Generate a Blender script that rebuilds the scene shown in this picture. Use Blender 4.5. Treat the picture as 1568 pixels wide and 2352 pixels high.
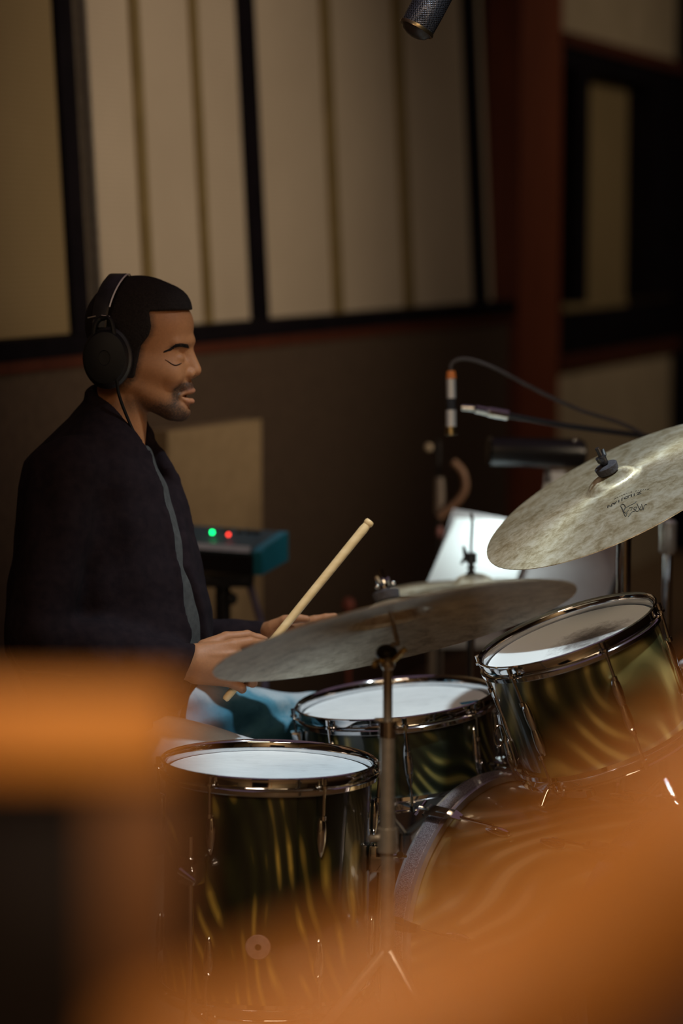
import bpy, bmesh, math, random
import numpy as np
from mathutils import Vector, Matrix
random.seed(7)
for o in list(bpy.data.objects):
    bpy.data.objects.remove(o)
SC = bpy.context.scene
COL = SC.collection
# ------------------------------------------------------------------ camera
F = 85.0 / 36.0 * 2352.0            # focal length in pixels of the 1568x2352 frame
CZ = 1.47
PITCH = math.atan((1176 - 540) / F)
cam_d = bpy.data.cameras.new('camera')
cam_d.sensor_fit = 'VERTICAL'; cam_d.sensor_height = 36; cam_d.sensor_width = 24; cam_d.lens = 85
cam_d.dof.use_dof = True; cam_d.dof.focus_distance = 4.08; cam_d.dof.aperture_fstop = 1.8
cam_d.clip_start = 0.05
cam = bpy.data.objects.new('camera', cam_d); COL.objects.link(cam)
cam.location = (0, 0, CZ); cam.rotation_euler = (math.pi / 2 - PITCH, 0, 0)
SC.camera = cam
FW = Vector((0, math.cos(PITCH), -math.sin(PITCH)))
UP = Vector((0, math.sin(PITCH), math.cos(PITCH)))
RT = Vector((1, 0, 0)); CAM = Vector((0, 0, CZ))
# ------------------------------------------------------------------ view + world
SC.view_settings.view_transform = 'Standard'; SC.view_settings.look = 'None'
SC.view_settings.exposure = 0.0; SC.view_settings.gamma = 1.0
w = bpy.data.worlds.new('world'); SC.world = w; w.use_nodes = True
w.node_tree.nodes['Background'].inputs[0].default_value = (0.02, 0.014, 0.02, 1)
w.node_tree.nodes['Background'].inputs[1].default_value = 1.0

def P(px, py, d):
    """world point seen at a pixel of the photo, at distance d along the optical axis"""
    return CAM + (FW + RT * ((px - 784) / F) + UP * ((1176 - py) / F)) * d

def area(name, loc, aim, size, energy, color, spread=math.pi, size_y=None):
    l = bpy.data.lights.new(name, 'AREA'); l.energy = energy; l.color = color; l.size = size
    if size_y: l.shape = 'RECTANGLE'; l.size_y = size_y
    l.spread = spread
    o = bpy.data.objects.new(name, l); COL.objects.link(o); o.location = loc
    o.rotation_euler = (Vector(aim) - Vector(loc)).to_track_quat('-Z', 'Y').to_euler()
    return o
def spot(name, loc, aim, energy, color, angle, blend=0.8, size=0.1):
    l = bpy.data.lights.new(name, 'SPOT'); l.energy = energy; l.color = color
    l.spot_size = math.radians(angle); l.spot_blend = blend; l.shadow_soft_size = size
    o = bpy.data.objects.new(name, l); COL.objects.link(o); o.location = loc
    o.rotation_euler = (Vector(aim) - Vector(loc)).to_track_quat('-Z', 'Y').to_euler()
    return o
COOL = (0.80, 0.95, 1.0); WARM = (1.0, 0.72, 0.42); AMBER = (1.0, 0.55, 0.24)
# ceiling spot over the kit, cool white
spot('kit_ceiling_spot', (0.70, 3.55, 3.05), (0.30, 4.2, 0.8), 225, COOL, 42, 0.6, 0.06)
# added front spot; brightens the shades in place of light from behind them
spot('shade_wash_fill', (2.3, 4.4, 1.9), (-0.32, 6.7, 1.58), 185, (1.0, 0.80, 0.56), 54, 1.0, 0.25)
area('far_wall_fill', (3.2, 8.4, 2.7), (1.5, 10.6, 1.6), 0.6, 5.5, (1.0, 0.80, 0.56), math.radians(110))  # unseen light added to lift the dark far wall
area('purple_ambient_fill', (0.8, 4.5, 3.1), (0.8, 4.5, 0), 4.5, 6, (.80, .50, .72))  # purple fill added to lift the blacks, no real fixture
spot('kit_front_fill', (-0.5, 1.2, 2.5), (0.22, 4.0, 0.50), 70, (1.0, 0.86, 0.68), 21, 0.7, 0.25)  # added fill from above the camera for drum shells and chrome
area('soft_front_fill', (-0.9, 1.6, 2.5), (0.1, 4.1, 0.7), 0.5, 1.4, (1.0, 0.72, 0.5), math.radians(70))  # weak fill added on the front of the kit
spot('keyboard_fill', (0.3, 5.2, 2.6), (-0.2, 5.5, 0.85), 26, (.7, .9, 1.0), 18, 1.0, 0.05)  # narrow cool spot added to brighten the keyboard
spot('baffle_rail_fill', (-0.12, 0.10, 1.95), (-0.097, 0.93, 1.282), 24, (1.0, 0.76, 0.48), 9, 1.0, 0.02)  # added spot that makes the bright patch on the baffle rail
# low warm light from the far right of the kit, on the drummer's face
spot('face_lamp', (1.6, 3.75, 1.35), (-0.33, 4.25, 1.20), 14, AMBER, 24, 1.0, 0.12)
# unseen warm fills on floor and rear wall, added for chrome reflections
area('room_warm_fill', (0.6, 1.4, 2.9), (0.6, 1.6, 0), 1.2, 22, WARM)
area('rear_wall_fill', (-0.6, -0.9, 2.8), (-0.4, -2.4, 1.2), 1.0, 60, WARM)
spot('near_rail_fill', (-0.5, 0.15, 2.5), (0.0, 0.75, 1.3), 20, (1.0, 0.62, 0.30), 50, 1.0, 0.1)  # warm fill added for the blurred foreground wood

# ------------------------------------------------------------------ materials
MATS = {}
class NT:
    def __init__(s, m):
        s.t = m.node_tree; s.b = s.t.nodes['Principled BSDF']; s.x = None
    def n(s, ty, **kw):
        nd = s.t.nodes.new(ty)
        for k, v in kw.items():
            if k.startswith('i_'):
                nd.inputs[k[2:].replace('_', ' ')].default_value = v
            else: setattr(nd, k, v)
        return nd
    def l(s, a, b): s.t.links.new(a, b)
    def coord(s, which='Object', scale=(1, 1, 1)):
        tc = s.n('ShaderNodeTexCoord'); mp = s.n('ShaderNodeMapping'); mp.inputs['Scale'].default_value = scale
        s.l(tc.outputs[which], mp.inputs[0]); return mp.outputs[0]
    def noise(s, vec, scale, detail=4, rough=.55, dist=0):
        nd = s.n('ShaderNodeTexNoise'); s.l(vec, nd.inputs['Vector']); nd.inputs['Scale'].default_value = scale
        nd.inputs['Detail'].default_value = detail; nd.inputs['Roughness'].default_value = rough
        nd.inputs['Distortion'].default_value = dist; return nd.outputs['Fac']
    def ramp(s, fac, stops):
        r = s.n('ShaderNodeValToRGB'); s.l(fac, r.inputs[0]); e = r.color_ramp.elements
        while len(e) > 1: e.remove(e[-1])
        e[0].position = stops[0][0]; e[0].color = (*stops[0][1], 1)
        for p, c in stops[1:]:
            k = e.new(p); k.color = (*c, 1)
        return r.outputs[0]
    def bump(s, h, strength=.2, dist=.002):
        b = s.n('ShaderNodeBump'); b.inputs['Strength'].default_value = strength; b.inputs['Distance'].default_value = dist
        s.l(h, b.inputs['Height']); s.l(b.outputs[0], s.b.inputs['Normal'])
def mat(name, col, rough=.5, metal=0, spec=.5, coat=0, emit=None, es=0, sheen=0):
    if name in MATS: return MATS[name]
    m = bpy.data.materials.new(name); m.use_nodes = True; b = m.node_tree.nodes['Principled BSDF']
    b.inputs['Base Color'].default_value = (*col, 1); b.inputs['Roughness'].default_value = rough
    b.inputs['Metallic'].default_value = metal; b.inputs['Specular IOR Level'].default_value = spec
    b.inputs['Coat Weight'].default_value = coat; b.inputs['Coat Roughness'].default_value = .06
    b.inputs['Sheen Weight'].default_value = sheen
    if emit: b.inputs['Emission Color'].default_value = (*emit, 1); b.inputs['Emission Strength'].default_value = es
    MATS[name] = m; return m
def noisy(name, c1, c2, scale=20, rough=.6, bump=0, stretch=(1, 1, 1), lo=.35, hi=.65, **kw):
    if name in MATS: return MATS[name]
    m = mat(name, c1, rough, **kw); t = NT(m); v = t.coord('Object', stretch); f = t.noise(v, scale)
    t.l(t.ramp(f, [(lo, c1), (hi, c2)]), t.b.inputs['Base Color'])
    if bump: t.bump(f, bump, .003)
    return m
chrome = noisy('chrome', (.78, .78, .79), (.66, .66, .68), 30, .07, metal=1)
chrome_dull = noisy('dull_chrome', (.62, .58, .52), (.5, .46, .40), 60, .28, metal=.75)
brass = mat('brass_plate', (.62, .5, .26), .25, 1)
blackm = mat('black_metal', (.012, .011, .013), .4, .0, .5)
blackr = noisy('black_rubber', (.015, .014, .016), (.03, .028, .032), 80, .85, .1)
felt = noisy('grey_felt', (.026, .024, .030), (.045, .042, .052), 260, .95, .5)
m_led_g = mat('green_lamp', (0, .3, .1), .4, emit=(.0, 1, .22), es=9)
m_led_r = mat('red_lamp', (.3, 0, 0), .4, emit=(1, .05, .03), es=6)

def make_head_mat():
    m = mat('coated_drumhead', (.72, .74, .75), .55, 0, .35); t = NT(m); v = t.coord()
    a = t.noise(v, 9, 5, .6, .6); vs = t.coord('Object', (1, 7, 1)); b = t.noise(vs, 22, 6, .7, 1.2)
    mx = t.n('ShaderNodeMath', operation='MULTIPLY'); t.l(a, mx.inputs[0]); t.l(b, mx.inputs[1])
    t.l(t.ramp(mx.outputs[0], [(.10, (.50, .52, .54)), (.2, (.68, .71, .73)), (.4, (.78, .81, .83))]), t.b.inputs['Base Color'])
    t.bump(t.noise(v, 900, 2), .15, .0004); return m
headm = make_head_mat()
def make_worn_head():
    m = mat('worn_drumhead', (.7, .72, .73), .5, 0, .35); t = NT(m); v = t.coord()
    ln = t.n('ShaderNodeVectorMath', operation='DISTANCE'); t.l(v, ln.inputs[0]); ln.inputs[1].default_value = (0.035, -0.035, 0)
    nz = t.noise(v, 45, 6, .75, .5)
    ad = t.n('ShaderNodeMath', operation='MULTIPLY_ADD'); t.l(nz, ad.inputs[0]); ad.inputs[1].default_value = .11; t.l(ln.outputs['Value'], ad.inputs[2])
    mr = t.n('ShaderNodeMapRange'); t.l(ad.outputs[0], mr.inputs[0]); mr.inputs[1].default_value = .06; mr.inputs[2].default_value = .135
    t.l(t.ramp(mr.outputs[0], [(0, (.07, .065, .065)), (.35, (.2, .19, .19)), (1, (.74, .77, .79))]), t.b.inputs['Base Color'])
    t.bump(t.noise(v, 900, 2), .15, .0004); return m
worn_head = make_worn_head()

def swirl(name, dark, mid, gold, scale, dist, sharp=(.80, .93), stretch=(1, 1, .8), ph=0.0, tilt=24, rings=None, mask=(.28, .50)):
    """pearl swirl drum wrap: dark green ground with curving gold ribbons, under clear gloss"""
    m = mat(name, dark, .32, .25, .5, coat=1.0); t = NT(m)
    tc = t.n('ShaderNodeTexCoord'); mp = t.n('ShaderNodeMapping'); mp.inputs['Rotation'].default_value = (0, math.radians(tilt), 0); mp.inputs['Scale'].default_value = stretch
    t.l(tc.outputs['Object'], mp.inputs[0]); v = mp.outputs[0]
    n1 = t.n('ShaderNodeTexNoise'); t.l(v, n1.inputs['Vector']); n1.inputs['Scale'].default_value = 4.2 * scale; n1.inputs['Detail'].default_value = .6
    sub = t.n('ShaderNodeVectorMath', operation='SUBTRACT'); t.l(n1.outputs['Color'], sub.inputs[0]); sub.inputs[1].default_value = (.5, .5, .5)
    sc = t.n('ShaderNodeVectorMath', operation='SCALE'); t.l(sub.outputs[0], sc.inputs[0]); sc.inputs['Scale'].default_value = dist
    ad = t.n('ShaderNodeVectorMath', operation='ADD'); t.l(v, ad.inputs[0]); t.l(sc.outputs[0], ad.inputs[1])
    wv = t.n('ShaderNodeTexWave'); wv.wave_type = 'BANDS'; wv.bands_direction = 'X'; t.l(ad.outputs[0], wv.inputs['Vector'])
    wv.inputs['Scale'].default_value = 9.5 * scale; wv.inputs['Distortion'].default_value = .6; wv.inputs['Detail'].default_value = 0; wv.inputs['Phase Offset'].default_value = ph
    if rings:
        wv.wave_type = 'RINGS'; wv.rings_direction = 'Y'; mp.inputs['Location'].default_value = (-rings[0], 0, -rings[1]); wv.inputs['Scale'].default_value = rings[2]
    n2 = t.noise(v, 9 * scale, 1)
    mm = t.n('ShaderNodeMapRange'); t.l(n2, mm.inputs[0]); mm.inputs[1].default_value = mask[0]; mm.inputs[2].default_value = mask[1]
    ml = t.n('ShaderNodeMath', operation='MULTIPLY'); t.l(wv.outputs['Fac'], ml.inputs[0]); t.l(mm.outputs[0], ml.inputs[1])
    c = t.ramp(ml.outputs[0], [(0, dark), (.45, mid), (sharp[0], tuple(.55 * g for g in gold)), (sharp[1], gold)])
    t.l(c, t.b.inputs['Base Color']); return m
wrap_tom = swirl('olive_swirl_wrap', (.012, .013, .006), (.03, .032, .010), (.60, .42, .08), 1.0, .21, sharp=(.84, .985), stretch=(1.45, 1, .8), tilt=0, rings=(-.33, -.34, 9.5), mask=(.40, .62))
wrap_snare = swirl('green_swirl_wrap', (.01, .014, .008), (.028, .036, .016), (.25, .22, .07), 1.1, .35, ph=1.3)
wrap_rack = swirl('gold_swirl_wrap', (.03, .03, .010), (.11, .10, .035), (.60, .50, .18), .78, .55, (.72, .97), ph=2.4, tilt=-10)
wrap_bass = swirl('pale_gold_swirl_wrap', (.22, .15, .05), (.38, .28, .10), (.72, .58, .32), .8, .35, (.6, .95))

def cymbal_mat(name, c1, c2, c3, rough=.34):
    m = mat(name, c1, rough, .72, .5); t = NT(m); v = t.coord()
    a = t.noise(v, 36, 6, .68, .4); b = t.noise(v, 120, 3, .6)
    mx = t.n('ShaderNodeMath', operation='MULTIPLY_ADD'); t.l(b, mx.inputs[0]); mx.inputs[1].default_value = .35; t.l(a, mx.inputs[2])
    t.l(t.ramp(mx.outputs[0], [(.52, c2), (.66, c1), (.82, c3)]), t.b.inputs['Base Color'])
    # lathe grooves
    ln = t.n('ShaderNodeVectorMath', operation='LENGTH'); t.l(v, ln.inputs[0])
    ml = t.n('ShaderNodeMath', operation='MULTIPLY'); t.l(ln.outputs['Value'], ml.inputs[0]); ml.inputs[1].default_value = 2600
    sn = t.n('ShaderNodeMath', operation='SINE'); t.l(ml.outputs[0], sn.inputs[0])
    h = t.n('ShaderNodeMath', operation='MULTIPLY_ADD'); t.l(a, h.inputs[0]); h.inputs[1].default_value = 26; t.l(sn.outputs[0], h.inputs[2])
    t.bump(h.outputs[0], .10, .0004)
    tg = t.n('ShaderNodeTangent'); tg.direction_type = 'RADIAL'; tg.axis = 'Z'
    t.l(tg.outputs[0], t.b.inputs['Tangent']); t.b.inputs['Anisotropic'].default_value = .75
    return m
bronze = cymbal_mat('aged_bronze', (.60, .52, .36), (.40, .32, .19), (.76, .70, .55), .42)
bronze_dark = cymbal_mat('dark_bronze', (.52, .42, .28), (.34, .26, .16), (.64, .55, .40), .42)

def weave_mat(name, c1, c2):
    m = mat(name, c1, .9, 0, .1); t = NT(m); v = t.coord()
    wa = t.n('ShaderNodeTexWave'); wa.bands_direction = 'Z'; wa.inputs['Scale'].default_value = 26; t.l(v, wa.inputs['Vector'])
    wb = t.n('ShaderNodeTexWave'); wb.bands_direction = 'X'; wb.inputs['Scale'].default_value = 60; t.l(v, wb.inputs['Vector'])
    a = t.n('ShaderNodeMath', operation='MULTIPLY_ADD'); t.l(wa.outputs['Fac'], a.inputs[0]); a.inputs[1].default_value = .6
    b = t.n('ShaderNodeMath', operation='MULTIPLY'); t.l(wb.outputs['Fac'], b.inputs[0]); b.inputs[1].default_value = .4
    t.l(b.outputs[0], a.inputs[2]); n = t.noise(v, 3, 3)
    ad = t.n('ShaderNodeMath', operation='MULTIPLY'); t.l(a.outputs[0], ad.inputs[0]); t.l(n, ad.inputs[1])
    t.l(t.ramp(ad.outputs[0], [(0, c1), (.6, c2)]), t.b.inputs['Base Color']); return m
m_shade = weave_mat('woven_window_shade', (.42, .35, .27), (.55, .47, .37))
m_shade_dim = weave_mat('woven_window_shade_dim', (.21, .155, .08), (.28, .21, .115))  # darker copy of the shade weave, its dimness put into the colour
m_brownwall = noisy('brown_acoustic_fabric', (.058, .036, .023), (.078, .050, .032), 40, .95, .2)
m_redwood = noisy('red_brown_wood', (.060, .016, .010), (.10, .028, .015), 9, .45, 0, (8, 8, .5))
m_blackwood = noisy('black_painted_wood', (.004, .003, .005), (.007, .005, .008), 10, .8, spec=.1)
m_batten_silhouette = noisy('olive_batten_silhouette', (.17, .12, .045), (.21, .15, .06), 10, .8)  # strips stand in for batten shadows showing through the shades
m_plaster = noisy('beige_plaster', (.36, .29, .20), (.42, .34, .24), 6, .9)
m_floor = noisy('lightened_wood_floor', (.19, .125, .075), (.27, .18, .11), 6, .45, .05, (1, 14, 1))  # floor colour lightened to give the chrome brighter reflections
m_ceil = noisy('dim_ceiling', (.10, .08, .065), (.13, .105, .085), 5, .9)
m_panel = noisy('tan_panel_fabric', (.25, .18, .10), (.29, .21, .12), 30, .95, .2)

# ------------------------------------------------------------------ mesh building
WM = {}     # world matrix of every parent
class MB:
    def __init__(s): s.v = []; s.f = []
    def add(s, vs, fs):
        n = len(s.v); s.v += [tuple(x) for x in vs]; s.f += [tuple(i + n for i in f) for f in fs]; return s
    def box(s, c, size, M=None, bevel=0):
        bm = bmesh.new(); bmesh.ops.create_cube(bm, size=1)
        for v in bm.verts: v.co = Vector((v.co.x * size[0], v.co.y * size[1], v.co.z * size[2]))
        if bevel: bmesh.ops.bevel(bm, geom=bm.edges[:], offset=bevel, segments=2, affect='EDGES', profile=.6)
        return s.bm(bm, Matrix.Translation(Vector(c)) @ (M or Matrix()))
    def bm(s, bm, M=None):
        bm.verts.index_update()
        s.add([(M @ v.co) if M else v.co.copy() for v in bm.verts], [[v.index for v in f.verts] for f in bm.faces]); bm.free(); return s
    def lathe(s, prof, M=None, seg=64, closed=False):
        """prof: (r, z) list"""
        n = len(prof); vs = []; fs = []
        for i in range(seg):
            a = 2 * math.pi * i / seg; c, q = math.cos(a), math.sin(a)
            vs += [Vector((r * c, r * q, z)) for r, z in prof]
        m = n if closed else n - 1
        for i in range(seg):
            j = (i + 1) % seg
            for k in range(m):
                k2 = (k + 1) % n; fs.append((i * n + k, j * n + k, j * n + k2, i * n + k2))
        if M: vs = [M @ v for v in vs]
        bm = bmesh.new(); bv = [bm.verts.new(v) for v in vs]
        for f in fs:
            try: bm.faces.new([bv[i] for i in f])
            except ValueError: pass
        bmesh.ops.remove_doubles(bm, verts=bm.verts[:], dist=1e-6)
        bmesh.ops.recalc_face_normals(bm, faces=bm.faces[:])
        return s.bm(bm)
    def tube(s, pts, r, seg=14, caps=True):
        """round tube along points; r a number or a list"""
        pts = [Vector(p) for p in pts]; n = len(pts); rs = r if isinstance(r, (list, tuple)) else [r] * n
        T = [(pts[min(i + 1, n - 1)] - pts[max(i - 1, 0)]).normalized() for i in range(n)]
        ref = Vector((0, 0, 1)) if abs(T[0].z) < .9 else Vector((1, 0, 0))
        nx = T[0].cross(ref).normalized(); vs = []; fs = []
        for i in range(n):
            nx = (nx - T[i] * nx.dot(T[i])).normalized(); ny = T[i].cross(nx)
            for k in range(seg):
                a = 2 * math.pi * k / seg; vs.append(pts[i] + (nx * math.cos(a) + ny * math.sin(a)) * rs[i])
        for i in range(n - 1):
            for k in range(seg):
                k2 = (k + 1) % seg; fs.append((i * seg + k, i * seg + k2, (i + 1) * seg + k2, (i + 1) * seg + k))
        if caps: fs += [tuple(reversed(range(seg))), tuple((n - 1) * seg + k for k in range(seg))]
        return s.add(vs, fs)
    def prism(s, pts, nrm, th):
        """polygon (world points) given a thickness along nrm"""
        pts = [Vector(p) for p in pts]; nrm = Vector(nrm) * th; n = len(pts)
        fs = [tuple(range(n)), tuple(reversed(range(n, 2 * n)))] + [(i, n + i, n + (i + 1) % n, (i + 1) % n) for i in range(n)]
        bm = bmesh.new(); bv = [bm.verts.new(p) for p in pts + [p + nrm for p in pts]]
        for f in fs: bm.faces.new([bv[i] for i in f])
        bmesh.ops.recalc_face_normals(bm, faces=bm.faces[:]); return s.bm(bm)
    def ball(s, c, r, sub=3, sc=(1, 1, 1)):
        bm = bmesh.new(); bmesh.ops.create_icosphere(bm, subdivisions=sub, radius=r)
        return s.bm(bm, Matrix.Translation(Vector(c)) @ Matrix.Diagonal((*sc, 1)))
    def build(s, name, m, parent=None, local=False, smooth=True, angle=35):
        me = bpy.data.meshes.new(name)
        vs = s.v
        PM = WM.get(parent.name) if parent else None
        if PM is not None and not local:
            inv = PM.inverted(); vs = [inv @ Vector(v) for v in vs]
        me.from_pydata(vs, [], s.f); me.materials.append(m); me.update()
        if smooth:
            me.polygons.foreach_set('use_smooth', [True] * len(me.polygons))
            try: me.set_sharp_from_angle(angle=math.radians(angle))
            except Exception: pass
        o = bpy.data.objects.new(name, me); COL.objects.link(o)
        if parent: o.parent = parent; WM[o.name] = PM
        else: WM[o.name] = Matrix()
        return o
def tag(o, label=None, cat=None, group=None, kind=None):
    for k, v in (('label', label), ('category', cat), ('group', group), ('kind', kind)):
        if v: o[k] = v
    return o
def thing(name, label, cat, M=None, group=None):
    if not isinstance(M, Matrix): M = Matrix.Translation(Vector(M or (0, 0, 0)))
    o = bpy.data.objects.new(name, None); COL.objects.link(o); o.matrix_world = M; o.empty_display_size = .05
    WM[o.name] = M.copy(); return tag(o, label, cat, group)
def basis(o, z, x=None):
    """matrix at o with local z along z and local x near x"""
    z = Vector(z).normalized(); x = Vector(x or (1, 0, 0)); x = (x - z * x.dot(z)).normalized(); y = z.cross(x)
    M = Matrix((x, y, z)).transposed().to_4x4(); M.translation = Vector(o); return M
def disc_frame(px, py, d, phi, ratio):
    """frame of a round thing seen as an ellipse: centre pixel, depth, major axis angle, minor/major (negative: seen from below)"""
    c = P(px, py, d); ray = (c - CAM).normalized(); a = math.radians(phi)
    maj = RT * math.cos(a) + UP * math.sin(a); maj = (maj - ray * maj.dot(ray)).normalized()
    per = (-ray).cross(maj)
    n = (-ray) * ratio + per * math.sqrt(1 - ratio * ratio)
    return basis(c, n, maj)
def S(t): return t * t * (3 - 2 * t)
def spline(pts, n=12):
    """Catmull-Rom through points"""
    pts = [Vector(p) for p in pts]; q = [pts[0] * 2 - pts[1]] + pts + [pts[-1] * 2 - pts[-2]]; out = []
    for i in range(1, len(q) - 2):
        for k in range(n):
            t = k / n; a, b, c, d = q[i - 1:i + 3]
            out.append(.5 * ((2 * b) + (c - a) * t + (2 * a - 5 * b + 4 * c - d) * t * t + (3 * b - a - 3 * c + d) * t ** 3))
    return out + [pts[-1]]

# ================================================================== SETTING
WD = Vector((.374, .927, 0)).normalized(); W0 = Vector((-.78, 5.5, 0)); WN = Vector((WD.y, -WD.x, 0))   # window wall
def wall_t(px):
    k = (px - 784) / F * math.cos(PITCH)     # close to X/Y along the horizon
    return (k * W0.y - W0.x) / (WD.x - k * WD.y)
def WP(t, z, off=0, lean=0): return W0 + WD * t + Vector((0, 0, z)) + WN * (off - lean * .05 * max(0, z - 1.23))
def wbox(mb, t0, t1, z0, z1, o0, o1, lean=0):
    """box against the window wall from t0..t1, z0..z1 and o0..o1 off its plane"""
    q = [WP(t0, z0, o0, lean), WP(t1, z0, o0, lean), WP(t1, z1, o0, lean), WP(t0, z1, o0, lean)]
    r = [p + WN * (o1 - o0) for p in q]; bm = bmesh.new(); b = [bm.verts.new(p) for p in q + r]
    for f in ((0, 1, 2, 3), (7, 6, 5, 4), (0, 4, 5, 1), (1, 5, 6, 2), (2, 6, 7, 3), (3, 7, 4, 0)): bm.faces.new([b[i] for i in f])
    bmesh.ops.recalc_face_normals(bm, faces=bm.faces[:]); mb.bm(bm); return mb
def struct(o): o['kind'] = 'structure'; return o
H = 3.2
struct(MB().box((1.2, 5.5, -.05), (13, 17, .1)).build('floor', m_floor, smooth=False))
struct(MB().box((1.2, 5.5, H + .05), (13, 17, .1)).build('ceiling', m_ceil, smooth=False))
struct(MB().box((1.2, -2.65, H / 2), (13, .1, H)).build('wall_front', m_plaster, smooth=False))
struct(MB().box((6.0, 5.5, H / 2), (.1, 17, H)).build('wall_right', m_brownwall, smooth=False))
struct(MB().box((1.2, 13.6, H / 2), (13, .1, H)).build('wall_back', m_brownwall, smooth=False))
T = wall_t
tp0, tp1 = T(1168), T(1272)
wl = MB(); wbox(wl, -8.7, tp0 + .1, 0, 1.155, -.12, 0); struct(wl.build('wall_left', m_brownwall, smooth=False))
wl = MB(); wbox(wl, tp0 + .1, 9.2, 0, .95, -.12, 0); struct(wl.build('wall_left_far', m_plaster, smooth=False))
wl = MB(); wbox(wl, tp1 - .1, 9.2, 2.24, H, -.12, 0); struct(wl.build('wall_left_upper', m_plaster, smooth=False))
tr = MB(); wbox(tr, -8.7, tp0, 1.185, 1.23, -.05, .03); struct(tr.build('trim_1', m_blackwood, smooth=False))
tr = MB(); wbox(tr, -8.7, tp0, 1.155, 1.185, -.12, .02); struct(tr.build('trim_2', m_redwood, smooth=False))
# pillar of reddish wood
pl = MB(); wbox(pl, tp0 + .02, tp1 - .03, 0, H, -.1, .035); struct(pl.build('pillar', noisy('reddish_pillar_wood', (.15, .038, .018), (.22, .058, .026), 7, .5, 0, (8, 8, .5)), smooth=False))
# window 1: long run of woven shades between black posts
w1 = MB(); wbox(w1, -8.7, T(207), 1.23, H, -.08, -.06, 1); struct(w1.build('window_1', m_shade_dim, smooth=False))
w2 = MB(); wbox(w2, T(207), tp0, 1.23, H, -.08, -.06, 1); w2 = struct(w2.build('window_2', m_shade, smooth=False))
for a, b in ((207, 243), (618, 652), (1122, 1150)):
    q = MB(); wbox(q, T(a), T(b), 1.23, H, -.08, -.045, 1); q.build('window_post', m_blackwood, w2, smooth=False)
for a, b in ((378, 397), (512, 528), (805, 825), (966, 986)):
    q = MB(); wbox(q, T(a), T(b), 1.23, H, -.06, -.05, 1); q.build('batten_silhouette', m_batten_silhouette, w2, smooth=False)
q = MB(); wbox(q, T(250), T(254), 1.23, H, -.06, -.02, 1); q.build('shade_edge_rod', chrome_dull, w2, smooth=False)
# window 3 right of the pillar
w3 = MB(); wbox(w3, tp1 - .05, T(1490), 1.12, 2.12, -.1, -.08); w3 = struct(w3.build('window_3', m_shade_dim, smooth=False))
for a, b in ((1306, 1334), (1478, 1545)):
    q = MB(); wbox(q, T(a), T(b), 1.2, 2.12, -.08, .03); q.build('window_post', m_blackwood, w3, smooth=False)
q = MB(); wbox(q, tp1 - .05, 9.2, 2.12, 2.2, -.1, .03); q.build('top_rail', m_blackwood, w3, smooth=False)
q = MB(); wbox(q, tp1 - .05, 9.2, 2.2, 2.25, -.1, .05); q.build('top_moulding', m_redwood, w3, smooth=False)
q = MB(); wbox(q, tp1 - .05, 9.2, 1.0, 1.16, -.1, .03); q.build('bottom_rail', m_blackwood, w3, smooth=False)
q = MB(); wbox(q, tp1 - .05, 9.2, .95, 1.0, -.1, .05); q.build('sill', m_redwood, w3, smooth=False)
q = MB(); wbox(q, T(1545), T(1600), 0, H, .0, .12); struct(q.build('trim_3', m_blackwood, smooth=False))

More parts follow.
